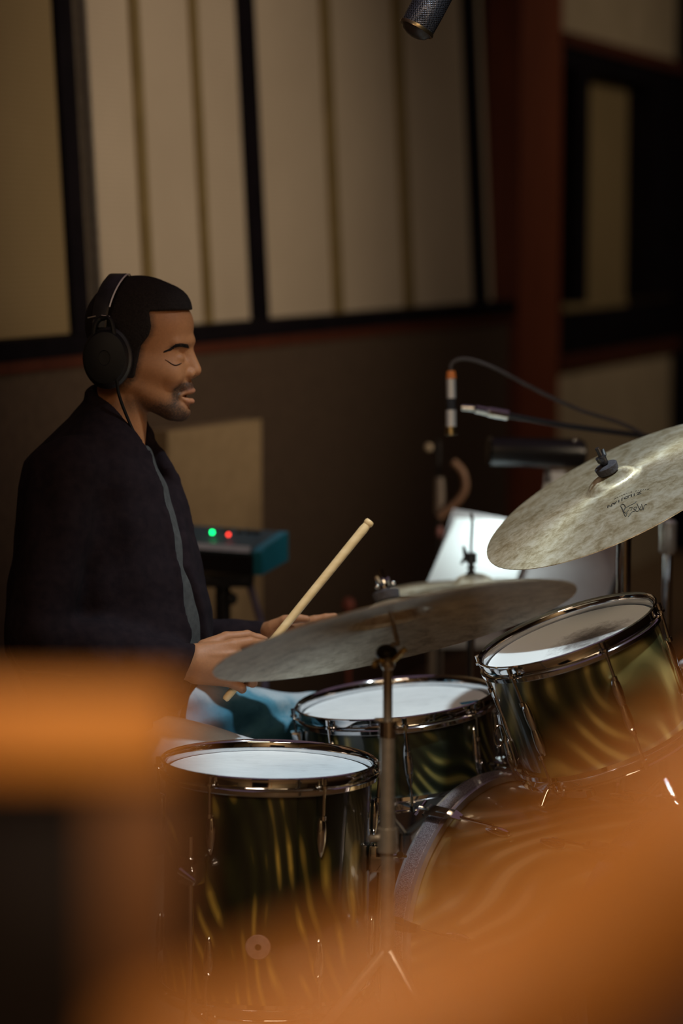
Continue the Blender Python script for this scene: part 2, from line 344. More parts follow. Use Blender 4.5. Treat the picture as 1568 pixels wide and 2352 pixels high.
# ================================================================== DRUMS
def hoop_profile(R, top=True):
    s = 1 if top else -1
    return [(R - .0035, .0 * s), (R + .0035, .0 * s), (R + .0045, .0015 * s), (R + .002, .003 * s), (R - .001, .004 * s)]
def hoop(mb, R, z0, s):
    """triple-flanged pressed steel rim; s=+1 for the top one"""
    p = [(R + .004, .012), (R + .0065, .0105), (R + .0065, .009), (R + .0015, .0075), (R + .0005, -.004), (R + .0015, -.006), (R + .007, -.008),
         (R + .0085, -.010), (R + .0075, -.0165), (R + .0062, -.0165), (R + .0065, -.011), (R - .001, -.0075), (R - .0015, .0065), (R + .001, .0105)]
    mb.lathe([(r, z0 + s * z) for r, z in p], seg=128, closed=True)
def drum(name, label, cat, M, R, depth, n, rot, wrap, hm, parts=None, long_lugs=False, badge=None, hoopm=None):
    t = thing(name, label, cat, M); hoopm = hoopm or chrome
    z0 = -.008
    MB().lathe([(R - .006, z0 - .002), (R - .004, z0), (R, z0 - .005), (R, -depth + .005), (R - .004, -depth), (R - .006, -depth + .002)], seg=128, closed=True).build('shell', wrap, t, True)
    MB().lathe([(0, z0 + .0005), (R - .012, z0 + .0012), (R - .004, z0 + .001), (R + .0006, z0 - .003), (R + .0012, z0 - .012), (R + .0002, z0 - .012)], seg=128).build('drumhead', hm, t, True)
    MB().lathe([(0, -depth - .0005), (R - .004, -depth - .001), (R + .0006, -depth + .003), (R + .001, -depth + .012)], seg=96).build('bottom_head', headm, t, True)
    mb = MB(); hoop(mb, R + .003, 0, 1); mb.build('rim', hoopm, t, True)
    mb = MB(); hoop(mb, R + .003, -depth, -1); mb.build('bottom_rim', hoopm, t, True)
    for i in range(n):
        a = math.radians(rot) + 2 * math.pi * i / n
        for side in (1, -1):
            zt = 0 if side > 0 else -depth
            X = Matrix.Rotation(a, 4, 'Z') @ Matrix.Translation((R, 0, 0))
            zl = -.082 if side > 0 else -depth + .082
            lg = MB()
            # teardrop lug casing: swollen in the middle, pointed away from the rim
            prof = [(0, .030), (.0045, .027), (.0075, .018), (.0085, .004), (.0075, -.012), (.005, -.026), (.0022, -.036), (0, -.038)]
            lg.lathe([(r, z * side) for r, z in prof], X @ Matrix.Translation((.005, 0, zl)) @ Matrix.Diagonal((.9, 1.05, 1, 1)), 20)
            lo = lg.build('lug', chrome, t, True)
            rd = MB(); rd.tube([X @ Vector((.0125, 0, zt + side * .004)), X @ Vector((.0105, 0, zl + side * .026))], .0026, 10)
            rd.tube([X @ Vector((.0125, 0, zt + side * .010)), X @ Vector((.0125, 0, zt + side * .0))], .0042, 8)
            rd.tube([X @ Vector((.0125, 0, zt + side * -.002)), X @ Vector((.0125, 0, zt - side * .006))], .0066, 12)
            rd.tube([X @ Vector((.0106, 0, zl + side * .031)), X @ Vector((.0106, 0, zl + side * .024))], .005, 12)
            rd.build('tension_rod', chrome, lo, True)
    return t
# floor tom
MF = disc_frame(618, 1757, 4.0, -1.0, .185)
m_badge = noisy('worn_badge', (.42, .28, .25), (.32, .2, .17), 60, .5)
ft = drum('floor_tom', 'olive swirl floor tom with a white head and round vent badge, nearest the camera', 'drum', MF, .1705, .37, 6, 270 - 31, wrap_tom, headm)
RF = .1705
# vent badge at about pixel (602, 2098)
ab = math.radians(270 - 4)
Xb = Matrix.Rotation(ab, 4, 'Z') @ Matrix.Translation((RF, 0, -.262)) @ Matrix.Rotation(math.pi / 2, 4, 'Y')
bd = MB().lathe([(.0045, .0005), (.0055, .002), (.019, .0018), (.0205, .0), (.0045, .0)], Xb, 40, True).build('vent_badge', m_badge, ft, True)
MB().lathe([(0, .0014), (.0048, .0014), (.0048, 0)], Xb, 20).build('vent_hole', blackm, bd, True)
Minv = MF.to_3x3().inverted()
for a in (350, 230, 110):
    X = Matrix.Rotation(math.radians(a), 4, 'Z')
    lb = MB(); lb.box((RF + .016, 0, -.145), (.032, .034, .045), bevel=.005)
    lb.v = [tuple(X @ Vector(v)) for v in lb.v]
    lo = lb.build('leg_bracket', chrome, ft, True)
    kb = MB(); kb.tube([X @ Vector((RF + .03, .012, -.145)), X @ Vector((RF + .052, .02, -.145))], [.004, .004], 10)
    kb.tube([X @ Vector((RF + .05, .006, -.14)), X @ Vector((RF + .055, .042, -.15))], [.006, .003], 8); kb.build('wing_bolt', chrome, lo, True)
    top = MF @ (X @ Vector((RF + .02, 0, -.09))); bot = MF @ (X @ Vector((RF + .022, 0, -.43))); bot2 = Vector((bot.x, bot.y, 0)) + (MF.to_3x3() @ (X @ Vector((.06, 0, 0)))) * 1
    bot2.z = .03
    lg = MB(); lg.tube(spline([top, MF @ (X @ Vector((RF + .02, 0, -.38))), bot2 + Vector((0, 0, .08)), bot2], 8), .0052, 12)
    l2 = lg.build('leg', chrome, ft)
    MB().tube([bot2 + Vector((0, 0, .03)), bot2 - Vector((0, 0, .028))], [.012, .015], 14).build('rubber_foot', blackr, l2)
# snare drum
MSn = disc_frame(907, 1614, 4.47, 5.5, .205)
sn = drum('snare_drum', 'snare drum with a grey-white head and blue tape between the drummer\'s knees', 'drum', MSn, .1765, .15, 8, 270 - 41, wrap_snare, headm)
m_tape = noisy('blue_tape', (.01, .13, .3), (.02, .2, .4), 60, .5)
MB().box((0, 0, 0), (.034, .012, .0012), Matrix.Rotation(.25, 4, 'Z')).build('tape', m_tape, sn, True).location = (.136, -.034, -.005)
th = MB(); X = Matrix.Rotation(math.radians(188), 4, 'Z')
th.box((.1765 + .012, 0, -.06), (.02, .03, .06), bevel=.004)
th.v = [tuple(X @ Vector(v)) for v in th.v]; th.build('strainer', chrome, sn, True)
# snare stand
ss = thing('snare_stand', 'chrome snare stand cradling the snare drum from below', 'stand', (MSn.translation.x, MSn.translation.y, 0))
c0 = MSn @ Vector((0, 0, -.20)); b0 = Vector((c0.x, c0.y, .0))
MB().tube([b0 + Vector((0, 0, .12)), c0 - Vector((0, 0, .05))], .012).build('pole', chrome, ss)
for k in range(3):
    a = math.radians(16 + 120 * k); d = Vector((math.cos(a), math.sin(a), 0))
    MB().tube([b0 + Vector((0, 0, .22)), b0 + d * .24 + Vector((0, 0, .012))], .008).build('leg', chrome, ss)
    MB().tube(spline([c0 - Vector((0, 0, .05)), MSn @ (Vector((d.x, d.y, 0)) * .13 + Vector((0, 0, -.178))), MSn @ (Vector((d.x, d.y, 0)) * .194 + Vector((0, 0, -.172))), MSn @ (Vector((d.x, d.y, 0)) * .196 + Vector((0, 0, -.135)))], 6), .006, 10).build('basket_arm', chrome, ss)
# rack tom
MR = disc_frame(1305, 1459, 4.06, 19.3, .245)
rt = drum('rack_tom', 'tilted rack tom in gold and olive swirl wrap with a stick-worn head', 'drum', MR, .149, .205, 6, 270 - 43, wrap_rack, worn_head)
# second rack tom beyond the right border
MR2 = disc_frame(1752, 1505, 4.45, 8, .2)
drum('rack_tom', 'rack tom at the right border, only its chrome rim and side showing', 'drum', MR2, .1525, .21, 6, 20, wrap_rack, headm)

# ---- bass drum: axis runs right and towards the camera
bd_ax = Vector((math.sin(math.radians(46)), -math.cos(math.radians(46)), 0)).normalized()
RB = .246; topb = P(1150, 1790, 4.32); cb = topb - Vector((0, 0, RB + .006)); 
MBd = basis(cb, -bd_ax, Vector((0, 0, 1)))     # local z towards the drummer, local x up
DB = .36
bs = thing('bass_drum', 'bass drum in pale gold swirl wrap with glittering silver hoops under the tom', 'drum', MBd)
MB().lathe([(RB - .008, 0), (RB, 0), (RB, -DB), (RB - .008, -DB)], seg=160, closed=True).build('shell', wrap_bass, bs, True)
def glitter():
    m = mat('silver_glitter_hoop', (.5, .46, .48), .35, .6, .6, coat=.8); t = NT(m); v = t.coord()
    vo = t.n('ShaderNodeTexVoronoi'); t.l(v, vo.inputs['Vector']); vo.inputs['Scale'].default_value = 520
    t.l(t.ramp(vo.outputs['Distance'], [(0, (.85, .8, .85)), (.35, (.42, .36, .38)), (.8, (.2, .16, .18))]), t.b.inputs['Base Color'])
    t.bump(vo.outputs['Distance'], .5, .001); return m
m_bfront = noisy('blackened_front_head', (.012, .011, .012), (.02, .018, .018), 20, .6); m_glit = glitter(); m_silver = mat('silver_lacquer', (.55, .52, .54), .25, .8, coat=.6)  # unseen front head coloured black to keep the lower right corner dark
for nm, z, sg in (('batter_hoop', 0, 1), ('front_hoop', -DB, -1)):
    R2 = RB + .014
    h0 = MB().lathe([(R2 - .012, z - sg * .010), (R2, z - sg * .010), (R2 + .001, z - sg * .006), (R2 + .001, z + sg * .030), (R2, z + sg * .034), (R2 - .012, z + sg * .034)], seg=160, closed=True).build(nm, m_silver, bs, True)
    MB().lathe([(R2 + .0006, z - sg * .002), (R2 + .0022, z - sg * .001), (R2 + .0022, z + sg * .026), (R2 + .0006, z + sg * .027)], seg=160, closed=True).build('glitter_inlay', m_glit, h0, True)
    MB().lathe([(0, z + sg * .012), (RB - .03, z + sg * .012), (RB + .001, z + sg * .010), (RB + .002, z)], seg=128).build('head', headm if sg > 0 else m_bfront, bs, True)
for z, sg in ((0, 1), (-DB, -1)):
    for k in range(8):
        a = math.radians(9 + 45 * k); X = Matrix.Rotation(a, 4, 'Z')
        cl = MB()
        # hooked claw that grips the hoop, with its rod running along the shell
        pts = [(RB + .006, z + sg * .040), (RB + .017, z + sg * .041), (RB + .022, z + sg * .034), (RB + .022, z - sg * .012), (RB + .026, z - sg * .03), (RB + .020, z - sg * .045)]
        for (r0, z0), (r1, z1), wd0, wd1 in zip(pts[:-1], pts[1:], (.008, .010, .012, .011, .009), (.010, .012, .011, .009, .006)):
            vs = [X @ Vector(q) for q in ((r0, -wd0, z0), (r0, wd0, z0), (r1, wd1, z1), (r1, -wd1, z1), (r0 + .004, -wd0, z0), (r0 + .004, wd0, z0), (r1 + .004, wd1, z1), (r1 + .004, -wd1, z1))]
            cl.add(vs, [(0, 1, 2, 3), (7, 6, 5, 4), (0, 4, 5, 1), (1, 5, 6, 2), (2, 6, 7, 3), (3, 7, 4, 0)])
        c = cl.build('claw', chrome, bs, True)
        rd = MB(); rd.tube([X @ Vector((RB + .024, 0, z + sg * .012)), X @ Vector((RB + .020, 0, z - sg * .115))], .003, 10)
        rd.tube([X @ Vector((RB + .024, -.018, z + sg * .050)), X @ Vector((RB + .024, .018, z + sg * .050))], [.003, .003], 8)
        rd.tube([X @ Vector((RB + .024, 0, z + sg * .052)), X @ Vector((RB + .024, 0, z + sg * .03))], .004, 8)
        rd.build('claw_rod', chrome, c, True)
        MB().lathe([(0, .028), (.005, .024), (.008, .01), (.008, -.01), (.005, -.024), (0, -.028)], X @ Matrix.Translation((RB + .007, 0, z - sg * .12)), 18).build('lug', chrome, bs, True)
for s in (1, -1):
    a = MBd @ Vector((-.12, s * .25, -.24)); bt = a + bd_ax * .12 + (MBd.to_3x3() @ Vector((0, s * .12, 0))); bt.z = .012
    MB().tube([a, bt], .008).build('spur', chrome, bs)
# tom holder on the bass drum
tm = thing('tom_holder', 'chrome double tom holder rising from the bass drum', 'tom mount', MBd @ Vector((RB, 0, -.17)))
tb = MBd @ Vector((RB, 0, -.17))
MB().lathe([(0, .012), (.03, .01), (.036, 0), (.03, -.004)], Matrix.Translation(tb + Vector((0, 0, .008))), 24).build('mount_plate', chrome, tm)
pt = P(1236, 1725, 4.22)
MB().tube([tb, Vector((tb.x, tb.y, tb.z + .10))], .0125).build('post', chrome, tm)
pj = Vector((tb.x, tb.y, tb.z + .10))
wall_r = MR @ Vector((-.10, .115, -.11)); wall_r2 = MR2 @ Vector((-.155, 0, -.10))
arm = MB().tube(spline([pj, pj + Vector((-.03, .03, .02)), wall_r + Vector((.03, .04, 0)), wall_r], 8), .009).build('arm', chrome, tm)
MB().tube(spline([pj, pj + Vector((.04, .03, .03)), wall_r2 - Vector((.05, 0, 0)), wall_r2], 8), .009).build('arm', chrome, tm)
kb = MB(); kb.ball(pj, .022, 3); kb.tube([pj + Vector((0, -.02, 0)), pj + Vector((-.005, -.05, .004))], .005); kb.box(pj + Vector((-.005, -.052, .004)), (.034, .007, .014), bevel=.003)
kb.build('clamp', chrome, tm)
# chrome bracket and ring between the toms, over the batter hoop
br = MB(); q = [P(1150, 1640, 4.18), P(1160, 1690, 4.18), P(1175, 1745, 4.2), P(1195, 1785, 4.25)]
br.tube(spline(q, 6), [.008] * 19, 12); br.build('hanging_arm', chrome, tm)
rg = MB(); cc = P(1146, 1690, 4.16)
rg.tube([cc + RT * (.0085 * math.cos(a)) + UP * (.018 * math.sin(a)) for a in np.linspace(0, 2 * math.pi, 25)], .0018, 8, False); rg.build('key_ring', chrome, tm)
# curved tube glinting above the shell
cv = MB(); cv.tube(spline([P(1243, 1852, 3.98), P(1258, 1815, 3.99), P(1285, 1788, 4.0), P(1345, 1776, 4.02), P(1420, 1790, 4.05)], 8), .006, 12); cv.build('curved_tube', chrome, tm)

# ================================================================== CYMBALS
def cymbal(name, label, M, R, bell_r, bell_h, bow, m, group=None):
    t = thing(name, label, 'cymbal', M, group)
    top = []
    for i in range(41):
        r = R * i / 40
        if r < bell_r:
            u = r / bell_r; z = bow + bell_h * math.sqrt(max(0, 1 - u * u * .93)) - bell_h * .26 * u ** 6
        else:
            u = (r - bell_r) / (R - bell_r); z = bow * (1 - u ** 1.6)
        top.append((max(r, .006), z))
    prof = top + [(R - .0004, -.0007), *[(r, z - .0013) for r, z in reversed(top)]]
    MB().lathe(prof, seg=180, closed=True).build('disc', m, t, True, angle=60)
    return t
def pix_on(M, px, py, z):
    """local point of frame M at height z seen at a pixel"""
    inv = M.inverted(); o = inv @ CAM; q = inv @ P(px, py, 4.0); d = q - o; k = (z - o.z) / d.z; return o + d * k
# big ride, upper right
MG = disc_frame(1420, 1130, 4.2, 26, .298)
ride = cymbal('cymbal', 'large bronze cymbal at upper right with printed maker\'s mark and grey felt', MG, .254, .050, .018, .020, bronze)
inkm = mat('black_ink', (.02, .017, .012), .6)
def letter(ch, size):
    cu = bpy.data.curves.new('t', 'FONT'); cu.body = ch; cu.size = size; cu.extrude = .00004; cu.offset = size * .022; cu.align_x = 'CENTER'; cu.align_y = 'CENTER'; cu.resolution_u = 3
    ob = bpy.data.objects.new('t', cu); COL.objects.link(ob); bpy.context.view_layer.update()
    me = ob.to_mesh(); vs = [v.co.copy() for v in me.vertices]; fs = [tuple(p.vertices) for p in me.polygons]
    ob.to_mesh_clear(); bpy.data.objects.remove(ob); bpy.data.curves.remove(cu); return vs, fs
def surf_z(R, br, bow, x, y):
    r = math.hypot(x, y); u = max(0, (r - br) / (R - br)); return bow * (1 - u ** 1.6)
ink = MB()
def put(ch, size, px, py, dirpx):
    """letter whose baseline runs along the pixel direction dirpx"""
    a = pix_on(MG, px, py, .014); b = pix_on(MG, px + dirpx[0], py + dirpx[1], .014)
    x = Vector((b.x - a.x, b.y - a.y, 0)).normalized(); y = Vector((-x.y, x.x, 0)); vs, fs = letter(ch, size); out = []
    for v in vs:
        p = Vector((a.x, a.y, 0)) + x * v.x + y * v.y
        p.z = surf_z(.254, .052, .020, p.x, p.y) + .0002 + (v.z > 0) * .00015; out.append(p)
    ink.add(out, fs)
zs = list(zip('ZILDJIAN', [(1469, 1136), (1458, 1140), (1450, 1143), (1440, 1147), (1430, 1152), (1423, 1155), (1413, 1160), (1402, 1166)]))
for i, (ch, (x, y)) in enumerate(zs): put(ch, .0135, x, y, (-11, 4.6))
for i in range(15):
    u = i / 14; put('AVEDIS ZILDJIAN CO'[i], .0042, 1489 - 74 * u, 1127 + 10 * u + 14 * u * u, (-10, 2.5 + 4 * u))
ink.build('printed_mark', inkm, ride, True, smooth=False)
scr = MB()
def stroke(pts, r):
    out = []
    for p in spline([Vector((x + 5, y + 8, 0)) for x, y in pts], 5):
        a = pix_on(MG, p.x, p.y, .013); out.append(Vector((a.x, a.y, surf_z(.254, .052, .020, a.x, a.y) + .0003)))
    scr.tube(out, r, 5)
for st in (((1425, 1168), (1432, 1160), (1428, 1154), (1422, 1158), (1430, 1170), (1438, 1164)), ((1436, 1176), (1446, 1166), (1452, 1164), (1456, 1156), (1450, 1160), (1458, 1164), (1466, 1154)),
           ((1428, 1163), (1440, 1156), (1452, 1150), (1457, 1146)), ((1458, 1150), (1463, 1160), (1469, 1158), (1468, 1150)), ((1470, 1160), (1474, 1151), (1479, 1149)), ((1424, 1160), (1427, 1170), (1430, 1176), (1434, 1170)), ((1440, 1160), (1447, 1158), (1443, 1164))):
    stroke(st, .0007)
scr.build('printed_script', inkm, ride, True)

def tripod(t, bx, by, ztop, r, m, spread=.32, rot=20, hub=.34):
    MB().tube([(bx, by, .06), (bx, by, ztop)], r).build('pole', m, t)
    for k in range(3):
        a = math.radians(rot + 120 * k); d = Vector((math.cos(a), math.sin(a), 0)); b = Vector((bx, by, 0))
        l = MB(); l.tube([b + Vector((0, 0, hub)), b + d * spread + Vector((0, 0, .015))], .008); l.tube([b + Vector((0, 0, .12)), b + d * spread * .55 + Vector((0, 0, .015 + (hub - .015) * .45))], .005)
        l = l.build('leg', m, t)
        MB().ball(b + d * spread + Vector((0, 0, .015)), .015, 2).build('rubber_foot', blackr, l)
def topper(t, M, bow_h, mat_f=felt, wing='black', lean=1.0, below=.05):
    """rod, felts and wing nut on top of a cymbal bell; M is the cymbal's frame"""
    g = lambda z: M @ Vector((0, 0, z))
    R3 = M.to_3x3()
    def cyl(mb, z0, z1, r0, r1=None, seg=24):
        r1 = r1 or r0; mb.lathe([(0, z0), (r0 * .9, z0), (r0, z0 + (z1 - z0) * .12), (r1, z1 - (z1 - z0) * .12), (r1 * .9, z1), (0, z1)], M, seg); return mb
    cyl(MB(), bow_h + .001, bow_h + .016, .019, .021).build('felt_washer', mat_f, t)
    MB().tube([g(-below), g(bow_h + .050)], .0038, 10).build('tilter_rod', blackm if wing == 'black' else chrome, t)
    wn = MB(); cyl(wn, bow_h + .018, bow_h + .034, .0075)
    wm = blackm if wing == 'black' else chrome
    for s in (1, -1):
        wn.tube([M @ Vector((s * .002, s * .006, bow_h + .026)), M @ Vector((s * .006, s * .013, bow_h + .030)), M @ Vector((s * .008, s * .018, bow_h + .038))], [.004, .0045, .003], 8)
    wn.build('wing_nut', wm, t)
# stand of the big ride: pole at x=1432
gb = MG @ Vector((0, 0, -.05)); pb = P(1432, 1300, 4.55)
rs = thing('cymbal_stand', 'chrome cymbal stand rising behind the rack tom to the upper right cymbal', 'stand', (pb.x, pb.y, 0))
tripod(rs, pb.x, pb.y, P(1432, 1232, 4.55).z, .0135, chrome, rot=46)
topper(rs, MG, .0385)
tl = MB(); tl.tube([P(1432, 1232, 4.55), gb], .007); tl.ball(P(1432, 1230, 4.55), .017); tl.build('tilter', chrome, rs)
# near ride on the pole at x=890
MN = disc_frame(907, 1452, 3.62, 13.2, -.152)
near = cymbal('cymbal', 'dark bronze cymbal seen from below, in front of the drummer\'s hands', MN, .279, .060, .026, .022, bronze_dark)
ns = thing('cymbal_stand', 'chrome cymbal stand standing between floor tom and bass drum', 'stand', (P(890, 1800, 3.62).x, P(890, 1800, 3.62).y, 0))
x0, y0 = P(890, 1700, 3.62).x, P(890, 1700, 3.62).y
zp = lambda py: P(890, py, 3.62).z
tripod(ns, x0, y0, zp(1925), .0105, chrome_dull, .34, 75, .40)
MB().tube([(x0, y0, zp(1925)), (x0, y0, zp(1660))], .0115).build('middle_tube', chrome_dull, ns)
MB().tube([(x0, y0, zp(1665)), (x0, y0, zp(1535))], .0072).build('upper_tube', chrome_dull, ns)
cl = MB(); cl.lathe([(.0075, -.012), (.0135, -.012), (.0135, .012), (.0075, .012)], Matrix.Translation((x0, y0, zp(1672))), 24, True)
cl.box((x0 - .012, y0, zp(1652)), (.016, .008, .004), bevel=.001); cl.box((x0 + .013, y0, zp(1652)), (.014, .008, .004), bevel=.001)
cl.tube([(x0 + .012, y0 - .006, zp(1672)), (x0 + .026, y0 - .012, zp(1672))], .004); cl.build('height_clamp', chrome, ns)
cl = MB(); cl.lathe([(.0105, -.018), (.0155, -.018), (.0155, .018), (.0105, .018)], Matrix.Translation((x0, y0, zp(1935))), 24, True)
cl.tube([(x0 - .012, y0, zp(1930)), (x0 - .028, y0 - .008, zp(1930))], .005); cl.build('lower_clamp', chrome_dull, ns)
nt = Vector((x0, y0, zp(1522))); nb = MN @ Vector((0, 0, -.02))
tl = MB(); tl.tube([(x0, y0, zp(1540)), nt + Vector((.002, 0, 0))], .006); tl.tube([nt, P(903, 1480, 3.62), nb], .0048); tl.ball(nt, .011)
tl.build('tilter', chrome_dull, ns)
wg = MB(); wg.tube(spline([nt, P(876, 1518, 3.6), P(862, 1522, 3.59), P(858, 1532, 3.59)], 5), [.0045] * 15 + [.006], 10); wg.tube(spline([nt, P(908, 1512, 3.6), P(922, 1498, 3.59), P(932, 1490, 3.59)], 5), [.0045] * 15 + [.006], 10)
wg.build('wing_screw', brass, ns)
blk = MB(); blk.ball(P(888, 1500, 3.62), .017, 3, (1, 1, .8)); blk.build('tilter_block', blackm, ns)
topper(ns, MN, .048, felt, 'chrome', below=.02)
cz = MB()
for (x, y) in ((866, 1347), (884, 1341), (902, 1340)): cz.ball(P(x, y, 3.66), .0042, 2)
cz.build('bolt_heads', chrome, ns)
# hi-hat
MHt = disc_frame(1088, 1352, 5.0, 1.5, .115)
hh1 = cymbal('hi_hat_cymbal', 'upper hi-hat cymbal with clutch, in front of the white sheet music', MHt, .178, .042, .020, .012, bronze, 'hi-hat cymbals')
MHb = basis(MHt @ Vector((0, 0, -.02)), -(MHt.to_3x3() @ Vector((0, 0, 1))), (1, 0, 0))
hh2 = cymbal('hi_hat_cymbal', 'lower hi-hat cymbal facing up under the upper one', MHb, .178, .042, .020, .012, bronze, 'hi-hat cymbals')
hs = thing('hi_hat_stand', 'chrome hi-hat stand with a thin pull rod and wing clutch', 'stand', (P(1082, 1400, 5.0).x, P(1082, 1400, 5.0).y, 0))
hx, hy = P(1081, 1400, 5.0).x, P(1081, 1400, 5.0).y; hz = lambda py: P(1081, py, 5.0).z
tripod(hs, hx, hy, hz(1385), .0085, chrome, rot=40)
MB().tube(spline([(hx - .001, hy, hz(1176)), (hx + .002, hy, hz(1200)), (hx, hy, hz(1260)), (hx, hy, hz(1400))], 6), .0033, 10).build('pull_rod', chrome, hs)
ct = MB()
Tm = Matrix.Translation((hx, hy, 0))
for r, a, b in ((.0115, 1291, 1268), (.0062, 1300, 1291), (.0095, 1304, 1300), (.006, 1311, 1304), (.009, 1316, 1311)):
    ct.lathe([(0, hz(a)), (r, hz(a)), (r, hz(b)), (0, hz(b))], Tm, 20)
ct.tube([(hx - .008, hy, hz(1276)), (hx - .016, hy, hz(1276))], .004); ct.tube([(hx - .012, hy, hz(1272)), (hx - .016, hy, hz(1252))], [.005, .0028], 8); ct.tube([(hx - .013, hy, hz(1280)), (hx - .021, hy, hz(1294))], [.0045, .0025], 8)
ct.build('clutch', mat('dark_nickel', (.06, .055, .055), .35, .8), hs)
MB().lathe([(0, hz(1333)), (.0115, hz(1333)), (.0125, hz(1326)), (.0115, hz(1317)), (0, hz(1317))], Tm, 24).build('clutch_felt', blackr, hs)

# ================================================================== VOXEL SCULPTING (surface nets on smooth unions)
D0 = 4.3; S0 = F / D0        # pixels per metre at the drummer
def to_world(U, V, Wd):
    """pixel-like coordinates (u right, v down, w towards the camera) to the world"""
    d = D0 - Wd / S0
    x = (U - 784) / F * d; u = (1176 - V) / F * d
    return np.stack([x, FW.y * d + UP.y * u, CZ + FW.z * d + UP.z * u], 1)
def smin(a, b, k):
    h = np.clip(.5 + .5 * (b - a) / k, 0, 1); return b * (1 - h) + a * h - k * h * (1 - h)
def smax(a, b, k): return -smin(-a, -b, k)
def ell(p, c, r, rot=0):
    x, y, z = p[0] - c[0], p[1] - c[1], p[2] - c[2]
    if rot:
        ca, sa = math.cos(rot), math.sin(rot); x, y = x * ca + y * sa, -x * sa + y * ca
    a = (x / r[0]) ** 2 + (y / r[1]) ** 2 + (z / r[2]) ** 2; k0 = np.sqrt(a)
    k1 = np.sqrt((x / r[0] ** 2) ** 2 + (y / r[1] ** 2) ** 2 + (z / r[2] ** 2) ** 2) + 1e-9
    return k0 * (k0 - 1) / k1
def cone(p, a, b, r1, r2):
    a = np.array(a, float); b = np.array(b, float); ba = b - a; l2 = ba @ ba
    x, y, z = p[0] - a[0], p[1] - a[1], p[2] - a[2]
    h = np.clip((x * ba[0] + y * ba[1] + z * ba[2]) / l2, 0, 1)
    return np.sqrt((x - ba[0] * h) ** 2 + (y - ba[1] * h) ** 2 + (z - ba[2] * h) ** 2) - (r1 + (r2 - r1) * h)
def chain(p, pts, k=6):
    """pts: (u, v, w, r) joints"""
    d = None
    for a, b in zip(pts[:-1], pts[1:]):
        e = cone(p, a[:3], b[:3], a[3], b[3]); d = e if d is None else smin(d, e, k)
    return d
def nets(f, lo, hi, h, margin=2.2):
    lo = np.array(lo, float); n = np.ceil((np.array(hi, float) - lo) / h).astype(int) + 1
    B = 12; n = ((n + B - 1) // B) * B; val = np.empty(tuple(n), np.float32)
    nb = n // B; ci = [(np.arange(nb[i]) * B + B / 2 - .5) * h + lo[i] for i in range(3)]
    CX, CY, CZ_ = np.meshgrid(*ci, indexing='ij'); cv = f((CX.ravel(), CY.ravel(), CZ_.ravel())).reshape(CX.shape)
    rad = B * h * .87 * 1.25 + margin * h + 10
    ax = [np.arange(n[i]) * h + lo[i] for i in range(3)]
    act = np.argwhere(np.abs(cv) < rad)
    for (i, j, k), c in np.ndenumerate(cv):
        if abs(c) >= rad: val[i * B:(i + 1) * B, j * B:(j + 1) * B, k * B:(k + 1) * B] = c
    CH = 160
    for s in range(0, len(act), CH):
        A = act[s:s + CH]; g = np.arange(B)
        X = (ax[0][A[:, 0, None] * B + g])[:, :, None, None] + np.zeros((1, 1, B, B)); Y = (ax[1][A[:, 1, None] * B + g])[:, None, :, None] + np.zeros((1, B, 1, B)); Z = (ax[2][A[:, 2, None] * B + g])[:, None, None, :] + np.zeros((1, B, B, 1))
        r = f((X.ravel(), Y.ravel(), Z.ravel())).reshape(X.shape)
        for q, (i, j, k) in enumerate(A): val[i * B:(i + 1) * B, j * B:(j + 1) * B, k * B:(k + 1) * B] = r[q]
    ins = val < 0
    c = np.zeros(tuple(n - 1), np.uint8)
    for dx in (0, 1):
        for dy in (0, 1):
            for dz in (0, 1): c += ins[dx:n[0] - 1 + dx, dy:n[1] - 1 + dy, dz:n[2] - 1 + dz]
    cells = np.argwhere((c > 0) & (c < 8)); idx = -np.ones(c.shape, np.int32); idx[tuple(cells.T)] = np.arange(len(cells))
    acc = np.zeros((len(cells), 3)); cnt = np.zeros(len(cells))
    cor = [(a, b, d) for a in (0, 1) for b in (0, 1) for d in (0, 1)]
    cvv = {q: val[cells[:, 0] + q[0], cells[:, 1] + q[1], cells[:, 2] + q[2]] for q in cor}
    for q in cor:
        for axn in range(3):
            if q[axn] == 0:
                q2 = list(q); q2[axn] = 1; q2 = tuple(q2); a, b = cvv[q], cvv[q2]; m = (a < 0) != (b < 0)
                t = np.where(m, a / np.where(m, a - b, 1), 0); pt = np.array(q, float)[None].repeat(len(cells), 0); pt[:, axn] = t
                acc[m] += pt[m]; cnt[m] += 1
    V = (cells + acc / cnt[:, None]) * h + lo
    faces = []
    for axn in range(3):
        s1 = [slice(1, -1)] * 3; s1[axn] = slice(0, -1); s2 = list(s1); s2[axn] = slice(1, None)
        a = ins[tuple(s1)]; b = ins[tuple(s2)]; e = np.argwhere(a != b); sg = a[tuple(e.T)]
        off = np.array([1, 1, 1]); off[axn] = 0; e = e + off
        o1 = np.zeros(3, int); o2 = np.zeros(3, int); o1[(axn + 1) % 3] = 1; o2[(axn + 2) % 3] = 1
        g = lambda p: idx[p[:, 0], p[:, 1], p[:, 2]]
        qd = np.stack([g(e - o1 - o2), g(e - o2), g(e), g(e - o1)], 1)
        qd[~sg] = qd[~sg][:, ::-1]; faces.append(qd[(qd >= 0).all(1)])
    return V, np.concatenate(faces)
def smooth_mesh(V, Fc, it, lam=.5):
    n = len(V); e = np.concatenate([Fc[:, [0, 1]], Fc[:, [1, 2]], Fc[:, [2, 3]], Fc[:, [3, 0]]])
    for k in range(it):
        s = np.zeros((n, 3)); c = np.bincount(e.ravel(), minlength=n).astype(float)
        for q in range(3): s[:, q] = np.bincount(e[:, 0], V[e[:, 1], q], n) + np.bincount(e[:, 1], V[e[:, 0], q], n)
        V = V + lam * (s / c[:, None] - V)
    return V
